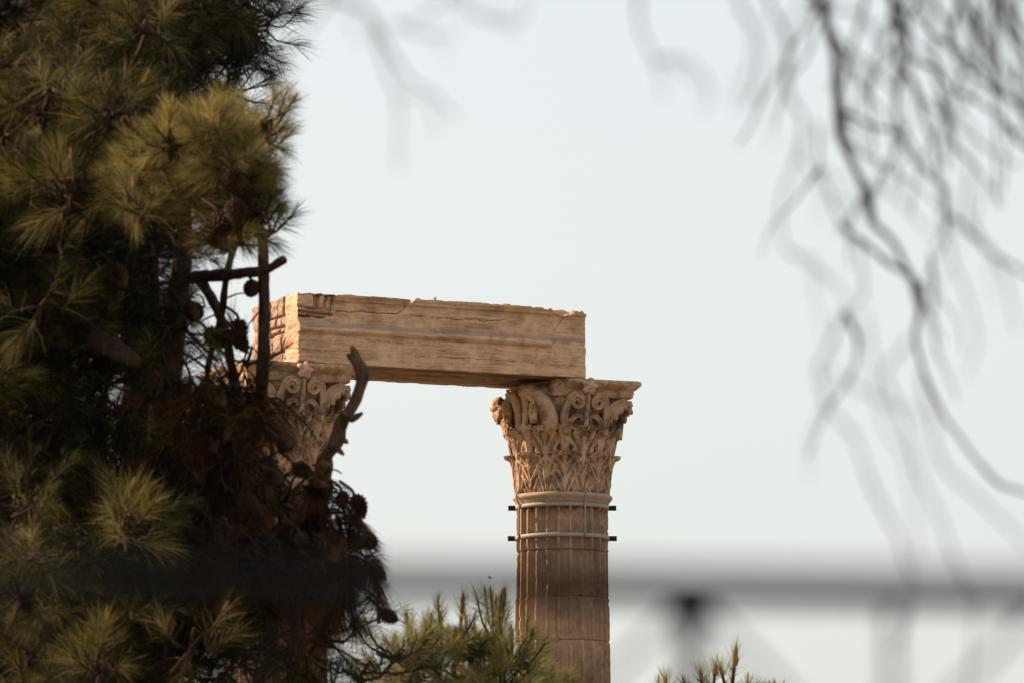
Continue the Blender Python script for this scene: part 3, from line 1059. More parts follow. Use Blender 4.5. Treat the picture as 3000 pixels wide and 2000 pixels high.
# ------------------------------------------------------------------ pines
class Needles:
    """collects shoots, makes all needles of a crown as one mesh"""
    def __init__(s, seed):
        s.rng = np.random.RandomState(seed)
        s.sh = []
    def shoot(s, pos, d, n=70, L=.11, Ls=.10, droop=.012, tint=.5, spread=1.0, wid=.0016):
        s.sh.append((pos, d, n, L, Ls, droop, tint, spread, wid))
    def mesh(s, mb):
        rng = s.rng
        for pos, d, n, L, Ls, droop, tint, spread, wid in s.sh:
            d = np.asarray(d, float); d = d / np.linalg.norm(d)
            ref = np.array([0, 0, 1.0]) if abs(d[2]) < .9 else np.array([1.0, 0, 0])
            e1 = np.cross(d, ref); e1 /= np.linalg.norm(e1); e2 = np.cross(d, e1)
            u = rng.rand(n) ** .8
            a = rng.rand(n) * 2 * np.pi
            ang = np.radians((68 - 48 * u) * spread + rng.normal(0, 9, n))
            rad = e1 * np.cos(a)[:, None] + e2 * np.sin(a)[:, None]
            dr = d * np.cos(ang)[:, None] + rad * np.sin(ang)[:, None]
            b = np.asarray(pos) + d * (u * Ls)[:, None]
            ln = L * rng.uniform(.72, 1.12, n)
            m = b + dr * (ln * .5)[:, None]
            cur = d * (.12 * ln)[:, None] + np.array([0, 0, -1]) * (droop * rng.uniform(.3, 1.6, n))[:, None]
            t = b + dr * (ln * .98)[:, None] + cur
            sd = np.cross(dr, rng.normal(0, 1, (n, 3))); sd /= np.linalg.norm(sd, axis=1)[:, None] + 1e-9
            w_ = sd * wid * .5
            V = np.stack([b - w_ * .8, b + w_ * .8, m + w_, m - w_, t], 1)
            k = np.arange(n)[:, None] * 5
            ti = np.clip(tint + rng.normal(0, .22, n), .02, 1)
            mb.add(V.reshape(-1, 3), k + np.array([0, 1, 2, 3]), k + np.array([3, 2, 4]), dirt=np.repeat(ti, 5))
        return mb

def bud(mb, p, d, L=.05, r=.007):
    d = np.asarray(d, float) / np.linalg.norm(d)
    f = np.linspace(0, 1, 7)
    tube(mb, np.asarray(p) + d * (f * L)[:, None], r * np.array([.7, 1.0, .95, .9, .8, .55, .15]), 7, .25, 3)

def inpoly(x, y, P):
    c = False
    j = len(P) - 1
    for i in range(len(P)):
        if (P[i][1] > y) != (P[j][1] > y) and x < (P[j][0] - P[i][0]) * (y - P[i][1]) / (P[j][1] - P[i][1] + 1e-9) + P[i][0]:
            c = not c
        j = i
    return c

def scatter(poly, step, rng):
    xs = [p[0] for p in poly]; ys = [p[1] for p in poly]
    out = []
    x = min(xs)
    while x < max(xs):
        y = min(ys)
        while y < max(ys):
            q = (x + rng.uniform(-.5, .5) * step, y + rng.uniform(-.5, .5) * step)
            if inpoly(q[0], q[1], poly): out.append(q)
            y += step
        x += step
    return out

class Pine:
    def __init__(s, label, px_trunk, Y, seed, mat, group="pine trees below the temple"):
        x = at(px_trunk, 1000, Y)[0]
        s.base = np.array([x, Y, float(ground_h(np.array(x), np.array(Y)))])
        s.root = thing("pine_tree", label, "tree", s.base, 0, group)
        s.rng = np.random.RandomState(seed)
        s.N = Needles(seed + 1)
        s.D = Needles(seed + 2)
        s.tw = MB()
        s.mat = mat
    def bud(s, p, d, L, r):
        m = MB(); bud(m, p, d, L, r)
        m.build("bud", M_BUD, s.root, local=False)
    def limb(s, pts, r0, r1, name="branch", n=24, nseg=8, mat=None):
        m = MB()
        tube(m, cr(pts, n), np.linspace(r0, r1, n), nseg, .26, int(s.rng.randint(999)))
        o = m.build(name, mat or M_BARK, s.root, local=False)
        return o
    def clump(s, c, rad, n=14, needles=70, L=.11, updir=.5, tint=.5, buds=0.0, dead=False, droop=.012, spread=1.0, out=(0, 0, 0), Ls=.10, wid=.0015):
        rng = s.rng
        for k in range(n):
            v = rng.normal(0, 1, 3); v /= np.linalg.norm(v)
            v = v * np.array([1, 1, .85])
            p = c + v * rad * rng.uniform(.35, 1.0) ** .6
            d = v + np.array([0, 0, updir]) + rng.normal(0, .25, 3) + np.asarray(out)
            d /= np.linalg.norm(d)
            (s.D if dead else s.N).shoot(p, d, needles, L * rng.uniform(.85, 1.1), Ls, droop, np.clip(tint + rng.normal(0, .1), 0, 1), spread, wid)
            mid = (c + p) / 2 + rng.normal(0, .02, 3)
            tube(s.tw, cr([c, mid, p, p + d * Ls], 7), np.linspace(.006, .0025, 7), 5)
            if rng.rand() < buds:
                q = p + d * Ls
                s.bud(q, d + [0, 0, .6], rng.uniform(.028, .05), .0042)
    def finish(s, crown="crown"):
        if s.N.sh:
            m = MB()
            s.N.mesh(m)
            if s.tw.n:
                m.cur = 1
                V = np.vstack(s.tw.v)
                m.add(V, np.vstack(s.tw.q), np.vstack(s.tw.t))
            m.build(crown, [s.mat, M_BARK], s.root, local=False)
        if s.D.sh:
            s.D.mesh(MB_ := MB()); MB_.build("dead_needles", M_DEAD, s.root, local=False)

# one cone mesh, shared
def cone_mesh():
    m = MB()
    nu, nv = 48, 45
    u = np.linspace(0, 2 * np.pi, nu, endpoint=False); v = np.linspace(0, 1, nv)
    U, V = np.meshgrid(u, v, indexing='ij')
    body = np.interp(V, [0, .08, .3, .55, .8, .95, 1], [.004, .018, .027, .026, .018, .008, .001])
    row = V * 11
    sc = np.abs(np.sin(np.pi * row)) * np.abs(np.cos(U * 4 + np.floor(row) * np.pi / 2)) ** .7
    r = body * (.58 + .66 * sc)
    m.add(np.stack([np.cos(U) * r, np.sin(U) * r, -V * .085 + .008 * sc], -1).reshape(-1, 3), grid_faces(nu, nv, True))
    return m.mesh("pine_cone", M_CONE, True)
CONE = cone_mesh()
def cone(root, p, rot, s=1.0):
    o = bpy.data.objects.new("pine_cone", CONE)
    C.objects.link(o); o.parent = root
    o.location = [float(x) for x in (np.asarray(p) - np.array(root.location))]
    o.rotation_euler = rot
    o.scale = (s, s, s)
    p = np.asarray(p)
    m = MB(); tube(m, cr([p + [0, 0, -.004], p + [-.01, .01, .02], p + [-.045, .06, .05]], 8), np.linspace(.005, .004, 8), 6)
    m.build("stalk", M_BARK, root, local=False)
    return o

G = 1.0 / 1042.0                                # metres per photo pixel at 16 m

# --- A: the green pine at the left edge
A = Pine("tall green pine with dense long needles filling the left edge of the view", -420, 17.0, 11, M_NEEDLE)
b = A.base
A.limb([b + [0, 0, -.3], b + [.05, 0, 2], b + [-.05, .1, 4], b + [.02, .1, 6.3]], .17, .05, "trunk", 40, 12)
rng = A.rng
regA = [(-150, -250), (640, -250), (600, 60), (520, 180), (470, 330), (520, 480), (560, 620), (460, 760), (390, 900), (350, 1100), (400, 1300), (450, 1560),
        (480, 1760), (520, 2150), (-150, 2150)]
hubs = []
for (x, y) in scatter(regA, 118, rng):
    Y = 16.0 + rng.uniform(-.35, 1.0)
    hubs.append((x, y, Y))
    A.clump(at(x, y, Y), .11, 14, 120, .075, .45, rng.choice([.12, .2, .35, .5, .7] if y < 620 else [.05, .1, .15, .3, .6]), buds=.012, Ls=.09, spread=.85, wid=.0011)  # upper clumps tinted lighter, lower crown's shade put into darker tints
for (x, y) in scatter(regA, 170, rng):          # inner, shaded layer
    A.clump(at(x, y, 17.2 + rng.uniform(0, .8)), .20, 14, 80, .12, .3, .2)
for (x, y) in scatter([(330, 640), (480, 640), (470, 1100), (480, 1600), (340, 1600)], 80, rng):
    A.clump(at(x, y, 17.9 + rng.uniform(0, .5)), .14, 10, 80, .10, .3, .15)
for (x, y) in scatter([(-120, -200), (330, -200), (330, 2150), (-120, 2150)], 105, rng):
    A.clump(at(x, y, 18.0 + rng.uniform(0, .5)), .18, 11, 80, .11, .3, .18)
# sprays that stand out, sunlight put into their brighter tint
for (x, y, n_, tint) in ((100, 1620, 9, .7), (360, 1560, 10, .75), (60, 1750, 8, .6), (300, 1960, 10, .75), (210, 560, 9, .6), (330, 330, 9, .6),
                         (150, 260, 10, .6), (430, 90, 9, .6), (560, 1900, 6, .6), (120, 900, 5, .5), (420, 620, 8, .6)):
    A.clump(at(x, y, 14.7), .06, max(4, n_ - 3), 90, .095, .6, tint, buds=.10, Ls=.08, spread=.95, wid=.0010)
    A.limb([at(x - 60, y + 140, 16.3), at(x - 20, y + 60, 15.4), at(x, y, 14.7)], .012, .006, n=12)
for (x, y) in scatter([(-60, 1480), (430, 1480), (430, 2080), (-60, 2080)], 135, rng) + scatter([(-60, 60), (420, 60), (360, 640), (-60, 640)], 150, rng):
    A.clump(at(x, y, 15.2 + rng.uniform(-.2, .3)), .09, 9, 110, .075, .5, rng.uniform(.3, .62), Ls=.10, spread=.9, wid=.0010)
for k in range(95):                              # the rest of the crown, outside the frame
    v = rng.normal(0, 1, 3); v /= np.linalg.norm(v)
    c = np.array([-2.35, 17.0, 6.4]) + v * np.array([1.0, 1.25, 2.6]) * rng.uniform(.5, 1.0)
    if c[0] > -1.45 and c[1] < 17.4: continue
    if c[0] < -1.7 and c[1] > 16.6 and k % 5: continue
    A.clump(c, .26, 11, 45, .13, .4, .4)
for k in range(46):                              # foliage added unseen beyond the left edge to shade the mid crown
    c = np.array([rng.uniform(-2.75, -1.85), rng.uniform(16.0, 17.5), at(0, rng.uniform(760, 1330), 16.4)[2] + rng.uniform(.45, .75)])
    A.clump(c, .22, 12, 60, .13, .3, .35)
for k in range(26):
    x, y, Y = hubs[rng.randint(len(hubs))]
    e = at(x, y, Y)
    z0 = max(b[2] + 1.0, e[2] - rng.uniform(.1, .8))
    s0 = np.array([b[0], b[1], min(z0, b[2] + 6.0)])
    A.limb([s0, (s0 + e) / 2 + [0, 0, .08], e], .028, .008)
A.limb([at(200, 940, 16.4), at(300, 1000, 15.9), at(395, 1055, 15.55)], .030, .022)   # cut grey stub in the shade
for (x, y) in ((300, 330), (240, 400), (130, 640), (330, 780), (420, 40), (70, 470)):
    cone(A.root, at(x, y, 15.7), (rng.uniform(-.6, .6), rng.uniform(-.6, .6), rng.uniform(0, 6)), rng.uniform(.8, 1.0))
A.finish()

# --- E: the withered pine full of cones, with one living tuft
E = Pine("withered brown pine with bare stems, many cones and one living green tuft", 500, 17.6, 23, M_NEEDLE_TUFT)
b = E.base
rng = E.rng
E.limb([b + [0, 0, -.3], b + [.03, 0, 1.2], at(480, 1500, 17.5), at(492, 1080, 17.4), at(515, 900, 17.3), at(535, 760, 17.2), at(545, 560, 17.2)], .07, .022, "trunk", 44, 12)
ST = 16.0
E.limb([at(560, 1500, 17.2), at(740, 1300, 16.5), at(768, 1090, ST), at(774, 930, ST), at(772, 800, ST), at(768, 700, ST), at(745, 560, ST)], .022, .012, n=40)
E.limb([at(560, 815, 16.6), at(640, 806, 16.2), at(720, 800, 15.9), at(780, 790, 15.85), at(832, 762, 15.8)], .019, .012)
E.limb([at(585, 815, 16.5), at(640, 915, 16.2), at(668, 1010, 16.1), at(690, 1150, 16.2)], .016, .012)
E.limb([at(690, 700, 16.3), at(662, 820, 16.1), at(648, 930, 16.15), at(612, 1060, 16.2), at(600, 1200, 16.4)], .011, .008)
E.limb([at(540, 965, 16.3), at(600, 1020, 16.2), at(640, 1060, 16.2)], .006, .004)
E.limb([at(380, 700, 16.3), at(440, 688, 16.0), at(520, 692, 15.9), at(600, 680, 15.9), at(690, 600, 15.8)], .013, .010)
# curved dead snag with stubs of old twigs
sn = [at(x, y, 15.95 + .0012 * max(0, y - 1300)) for (x, y) in ((880, 1570), (930, 1455), (948, 1390), (956, 1335), (985, 1288), (996, 1250), (1010, 1218), (1034, 1186),
      (1050, 1150), (1060, 1112), (1061, 1080), (1046, 1052), (1038, 1030), (1030, 1012))]
m_ = MB()
Ps = cr(sn, 90)
rs_ = np.interp(np.linspace(0, 1, 90), [0, .5, .8, .93, 1], [.024, .017, .015, .012, .004]) * (1 + .22 * np.clip(noise(Ps, 28, 3), -.3, 1))
tube(m_, Ps, rs_, 14, .22, 5)
m_.build("branch", M_SNAG, E.root, local=False)
E.limb([at(1056, 1085, 15.95), at(1034, 1056, 15.94), at(1018, 1036, 15.93)], .013, .006, mat=M_SNAG)
for (x, y, dx, dy) in ((1052, 1216, 26, -16), (1040, 1222, 20, 6), (1006, 1212, -16, -14), (1012, 1290, 16, 12), (1000, 1322, 16, 18), (975, 1300, -18, 8), (955, 1420, 22, 8), (962, 1360, 22, 6)):
    E.limb([at(x - dx * .9, y - dy * .6, 15.95), at(x - dx * .1, y, 15.93), at(x + dx * .35, y + dy * .45, 15.92)], .011, .005, n=6, mat=M_SNAG)
for (x0, y0, x1, y1) in ((640, 920, 560, 960), (650, 880, 720, 860), (660, 1000, 620, 970), (700, 1010, 760, 1040), (600, 900, 570, 860), (770, 900, 720, 960), (772, 780, 800, 786), (560, 1000, 620, 1090), (940, 1380, 1000, 1385), (930, 1400, 985, 1440)):
    E.limb([at(x0, y0, 16.1), at((x0 + x1) / 2 + 8, (y0 + y1) / 2 - 8, 16.1), at(x1, y1, 16.05)], .0032, .002, n=8, nseg=5)
# living tuft, its brighter tints stand in for sunlight
for (x, y, rad, n_, tint) in ((760, 320, .10, 13, .72), (700, 380, .11, 12, .7), (810, 400, .09, 12, .62), (640, 430, .10, 11, .7), (560, 520, .11, 11, .62), (800, 500, .10, 12, .5),
                              (830, 580, .09, 11, .35), (780, 640, .08, 9, .35), (600, 600, .10, 9, .5), (500, 600, .10, 9, .5), (720, 470, .09, 9, .6), (820, 320, .07, 8, .5), (700, 690, .06, 5, .5), (790, 700, .06, 6, .35)):
    for q in range(2):
        E.clump(at(x - (75 if y < 450 else 55) + rng.uniform(-70, 60), y + 60 * (y < 420) + rng.uniform(-50, 70), 14.8 + rng.uniform(-.3, .3)), rad * rng.uniform(.3, .8), n_ - 1, 140, .07,
                .75, tint + rng.uniform(-.1, .2), buds=.06, out=(.1, -.2, 0), Ls=.065, spread=.95, wid=.0010)
E.limb([at(745, 560, ST), at(735, 520, 15.4), at(720, 470, 14.9), at(740, 380, 14.8)], .012, .007, n=16)
E.limb([at(690, 600, 15.8), at(650, 570, 15.2), at(600, 520, 14.9)], .010, .006, n=16)
for (x, y, r0) in ((680, 500, .4), (700, 535, -.5), (640, 630, .3), (672, 650, -.9), (610, 660, .5), (690, 590, 0)):
    cone(E.root, at(x, y, 14.45), (rng.uniform(-.4, .4), r0, rng.uniform(0, 6)), 1.0)
    E.clump(at(x, y + 10, 14.6), .04, 4, 50, .05, -.3, .35, dead=True, droop=.01, spread=.8, Ls=.03)
# brown withered mass
regE = [(550, 1120), (690, 1120), (722, 1185), (775, 1290), (832, 1400), (885, 1490), (965, 1570), (1000, 1670), (980, 1790), (440, 1800), (450, 1500), (490, 1250)]
for (x, y) in scatter(regE, 64, rng):
    Y = 16.5 + rng.uniform(-.35, .9)
    E.clump(at(x, y, Y), .085, 8, 70, .085, -1.0, rng.uniform(.1, .75), dead=True, droop=.03, spread=.55, Ls=.05)
for (x, y) in scatter(regE, 150, rng):
    E.clump(at(x, y, 17.5 + rng.uniform(0, .5)), .16, 9, 60, .12, -1.2, .2, dead=True, droop=.04, spread=.8)
for (x, y) in ((640, 1170), (690, 1180), (600, 1210), (560, 1230), (500, 1120), (740, 1230)):
    E.clump(at(x, y, 16.2), .07, 6, 50, .11, -.4, .6, dead=True, droop=.03, spread=.7, Ls=.05)
for (x, y) in ((720, 1070), (690, 1150), (560, 1250), (520, 960)):
    E.clump(at(x, y, 16.1), .06, 4, 45, .10, .3, .3)
for k in range(60):
    q = scatter(regE, 120, rng)
    x, y = q[rng.randint(len(q))]
    E.limb([at(x, y, 16.2), at(x + rng.uniform(-60, 60), y - 60, 16.15), at(x + rng.uniform(-110, 110), y - rng.uniform(90, 180), 16.1)], .0055, .003, n=9, nseg=5)
for (x, y) in ((930, 1450), (960, 1500), (1000, 1530), (985, 1580), (1030, 1600), (1040, 1660), (1030, 1720), (905, 1430), (950, 1560), (1000, 1640), (1010, 1760)):
    E.clump(at(x, y, 16.15), .06, 6, 70, .075, -1.0, rng.uniform(.2, .7), dead=True, droop=.03, spread=.6, Ls=.05)
for (x, y, s_) in ((1040, 1488, .95), (1004, 1478, .85), (1034, 1545, .62), (1072, 1610, .85), (1084, 1688, .8), (1050, 1705, .8), (960, 1440, .7),
                   (570, 938, 1.0), (606, 1008, 1.05), (702, 975, 1.1), (690, 1010, 1.0), (742, 868, .95), (860, 1400, .8), (820, 1330, .8), (780, 1420, .9), (690, 1290, .9), (960, 1640, .8), (920, 1690, .9),
                   (1120, 1830, .9), (620, 1180, 1.0), (760, 1520, .9), (880, 1600, .8)):
    cone(E.root, at(x, y - 35, 15.95 + rng.uniform(-.05, .15)), (rng.uniform(-1.2, 1.2), rng.uniform(-1.2, 1.2), rng.uniform(0, 6)), s_ * rng.uniform(.8, 1.0))
for (x, y) in scatter(regE, 115, rng):
    cone(E.root, at(x, y, 16.15 + rng.uniform(-.1, .15)), (rng.uniform(-1.4, 1.4), rng.uniform(-1.4, 1.4), rng.uniform(0, 6)), rng.uniform(.5, .8))
# lower skirt, its shade put into low, dark tints
regS = [(420, 1760), (930, 1790), (1020, 1890), (1110, 1990), (1180, 2150), (420, 2150)]
for (x, y) in scatter(regS, 100, rng):
    E.clump(at(x, y, 16.7 + rng.uniform(-.3, .9)), .12, 9, 60, .115, .1, .12, dead=rng.rand() < .35)
for k in range(26):                              # lower part of the crown, below the frame
    c = np.array([-.72, 17.5, 4.6]) + np.clip(rng.normal(0, 1, 3), -1.1, 1.1) * np.array([.35, .5, .35])
    E.clump(c, .22, 9, 40, .12, .2, .2, dead=rng.rand() < .4)
E.finish()

# --- B: darker pine standing behind
Bk = Pine("dark shaded pine standing behind the green one, sky showing through it", 400, 24.0, 37, M_NEEDLE_BG)
b = Bk.base
rng = Bk.rng
topB = at(560, -500, 24)
Bk.limb([b + [0, 0, -.3], b + [.05, 0, 3], at(420, 700, 24.2), at(520, 200, 24.2), topB], .12, .03, "trunk", 40, 10)
regB = [(420, -350), (775, -350), (770, 40), (755, 230), (690, 290), (600, 330), (540, 430), (440, 460), (380, 200)]
for (x, y) in scatter(regB, 62, rng):
    if (500 < x < 590 and 60 < y < 110) or (430 < x < 520 and 390 < y < 480): continue
    e = at(x, y, 24.2 + rng.uniform(-.6, .6))
    Bk.clump(e, .15, 10, 75, .13, .3, .3)
for k in range(14):
    x, y = rng.uniform(440, 720), rng.uniform(-250, 300)
    e = at(x, y, 24.1)
    s0 = np.array([b[0] + .05, 24.15, e[2] - rng.uniform(.0, .4)])
    Bk.limb([s0, (s0 + e) / 2 + [0, 0, .05], e], .022, .006, n=14)
for k in range(40):
    v = rng.normal(0, 1, 3); v /= np.linalg.norm(v)
    c = at(560, 1100, 24.6) + v * np.array([.75, .7, 1.7]) * rng.uniform(.4, 1)
    if c[2] > at(0, 620, 24.6)[2]: continue
    if c[0] > at(430, 0, 24.6)[0] : continue
    Bk.clump(c, .25, 8, 40, .13, .3, .3)
for (x, y) in ((480, 20), (690, 40), (650, 90), (480, 395), (620, 60)):
    cone(Bk.root, at(x, y, 23.6), (rng.uniform(-.6, .6), rng.uniform(-.6, .6), 0), 1.3)
Bk.finish()

# --- sunlit low pines at the bottom of the frame
def low_pine(label, px, Y, seed, pts, tips, below):
    P = Pine(label, px, Y, seed, M_NEEDLE_SUN)
    b = P.base
    rng = P.rng
    t = at(px, 2060, Y)
    P.limb([b + [0, 0, -.3], b + [.03, 0, 1.0], (b + t) / 2 + [0, 0, .4], t], .08, .02, "trunk", 30, 10)
    for (x, y, n_) in pts:
        c = at(x, y + 88, Y + rng.uniform(-.4, .4))
        P.clump(c, .11, n_ + 6, 130, .072, 1.0, rng.uniform(.45, .95), buds=.32, Ls=.10, wid=.0011)
    for (x, y, x2, y2, r_) in tips:
        p0 = at(x, y, Y - .1); p1 = at(x2, y2, Y - .1)
        P.limb([p0 + (p0 - p1) * .8, p0, p1], .008, .005, n=8, nseg=6)
        d = p1 - p0
        P.N.shoot(p0, d, 90, .085, np.linalg.norm(d) * .8, .004, .8, .8, .0012)
        L = np.linalg.norm(d)
        P.bud(p0 + d * .45, d, L * .75, r_)
        for q in range(3):
            P.bud(p0 + d * .4, d / L + rng.normal(0, .35, 3), L * .35, r_ * .6)
    for k in range(below):
        v = rng.normal(0, 1, 3); v /= np.linalg.norm(v)
        c = t + np.array([0, .2, -.75]) + v * np.array([.55, .6, .6]) * rng.uniform(.4, 1)
        P.clump(c, .2, 9, 40, .12, .5, .5)
        if k % 4 == 0:
            s0 = np.array([b[0], b[1], c[2] - .25])
            P.limb([s0, (s0 + c) / 2, c], .02, .006, n=10)
    P.finish()

low_pine("bushy sunlit pine top with orange buds in front of the banded column's foot", 1330, 20.5, 51,
         [(1150, 1840, 8), (1230, 1850, 9), (1300, 1810, 9), (1370, 1830, 10), (1440, 1800, 9), (1500, 1860, 9), (1420, 1890, 11), (1340, 1900, 11), (1260, 1920, 10),
          (1190, 1920, 9), (1480, 1940, 10), (1550, 1940, 8), (1400, 1980, 12), (1300, 1990, 12), (1200, 2000, 10), (1560, 2010, 9), (1480, 2030, 10), (1350, 2060, 10), (1250, 2080, 10), (1110, 2050, 9)],
         [(1108, 1760, 1106, 1678, .011), (1350, 1830, 1356, 1748, .009), (1462, 1815, 1476, 1732, .014), (1292, 1840, 1290, 1800, .010), (1250, 1860, 1248, 1822, .010), (1195, 1850, 1190, 1800, .008), (1500, 1900, 1498, 1840, .010)], 26)
low_pine("small pine tip poking up at the lower edge right of the column", 2110, 21.5, 61,
         [(2130, 2010, 8), (2060, 2030, 7), (2200, 2040, 7), (1960, 2050, 6), (2120, 2080, 9), (2290, 2060, 4)],
         [(2148, 1985, 2156, 1902, .012), (2092, 2000, 2096, 1950, .010), (2060, 2010, 2052, 1968, .008), (1952, 2020, 1948, 1985, .008), (2120, 1990, 2112, 1955, .008)], 20)

# ------------------------------------------------------------------ bare tree whose thin twigs hang into the picture
tb = np.array([.95, 2.6, 0.0]); tb[2] = float(ground_h(np.array(tb[0]), np.array(tb[1])))
bare = thing("bare_tree", "leafless tree close by, its thin crooked twigs hanging in from above", "tree", tb)
m = MB(); tube(m, cr([tb + [0, 0, -.2], tb + [.03, 0, .8], tb + [-.03, .02, 1.6], tb + [-.02, .05, 2.6], tb + [-.06, .1, 3.4]], 40), np.linspace(.09, .05, 40), 12, .12, 4)
m.build("trunk", M_BARK, bare, local=False)
def twig(pts, r0, r1, name="branch"):
    m = MB()
    n = 12 * len(pts)
    P = cr(pts, n)
    Q = np.asarray(pts, float)
    f = np.linspace(0, len(Q) - 1, n)
    k = np.minimum(f.astype(int), len(Q) - 2)
    P = .45 * P + .55 * (Q[k] + (Q[k + 1] - Q[k]) * (f - k)[:, None])
    P = P + .0024 * np.stack([noise(P, 32, 1), noise(P, 32, 2), noise(P, 32, 3)], -1) + .0010 * np.stack([noise(P, 95, 4), noise(P, 95, 5), noise(P, 95, 6)], -1)
    rr = np.linspace(r0, r1, n) * (.9 + .9 * np.clip(noise(P, 45, 9) - .15, 0, 1))
    tube(m, P, rr, 7, .1, 5)
    return m.build(name, M_TWIG, bare, local=False)
YN, YM = 1.75, 3.0
s_ = tb + [-.02, .03, 2.2]
limbN = [s_, at(3900, -1400, 2.1), at(3000, -620, YN), at(2300, -480, YN), at(1700, -430, YN), at(1200, -330, YN), at(900, -230, YN), at(500, -200, YN)]
twig(limbN, .016, .003, "limb")
limbM = [s_ + [0, 0, .1], at(3500, -900, 2.9), at(3000, -480, YM), at(2600, -360, YM), at(2250, -250, YM)]
twig(limbM, .02, .006, "limb")
def r2(L): return [(2100 + x * .4464, y * .4464) for x, y in L]
def r3(L): return [(2200 + x * .4464, 600 + y * .4464) for x, y in L]
def r4(L): return [(2300 + x * .5102, 1200 + y * .5102) for x, y in L]
def r5(L): return [(850 + x * .5952, y * .5952) for x, y in L]
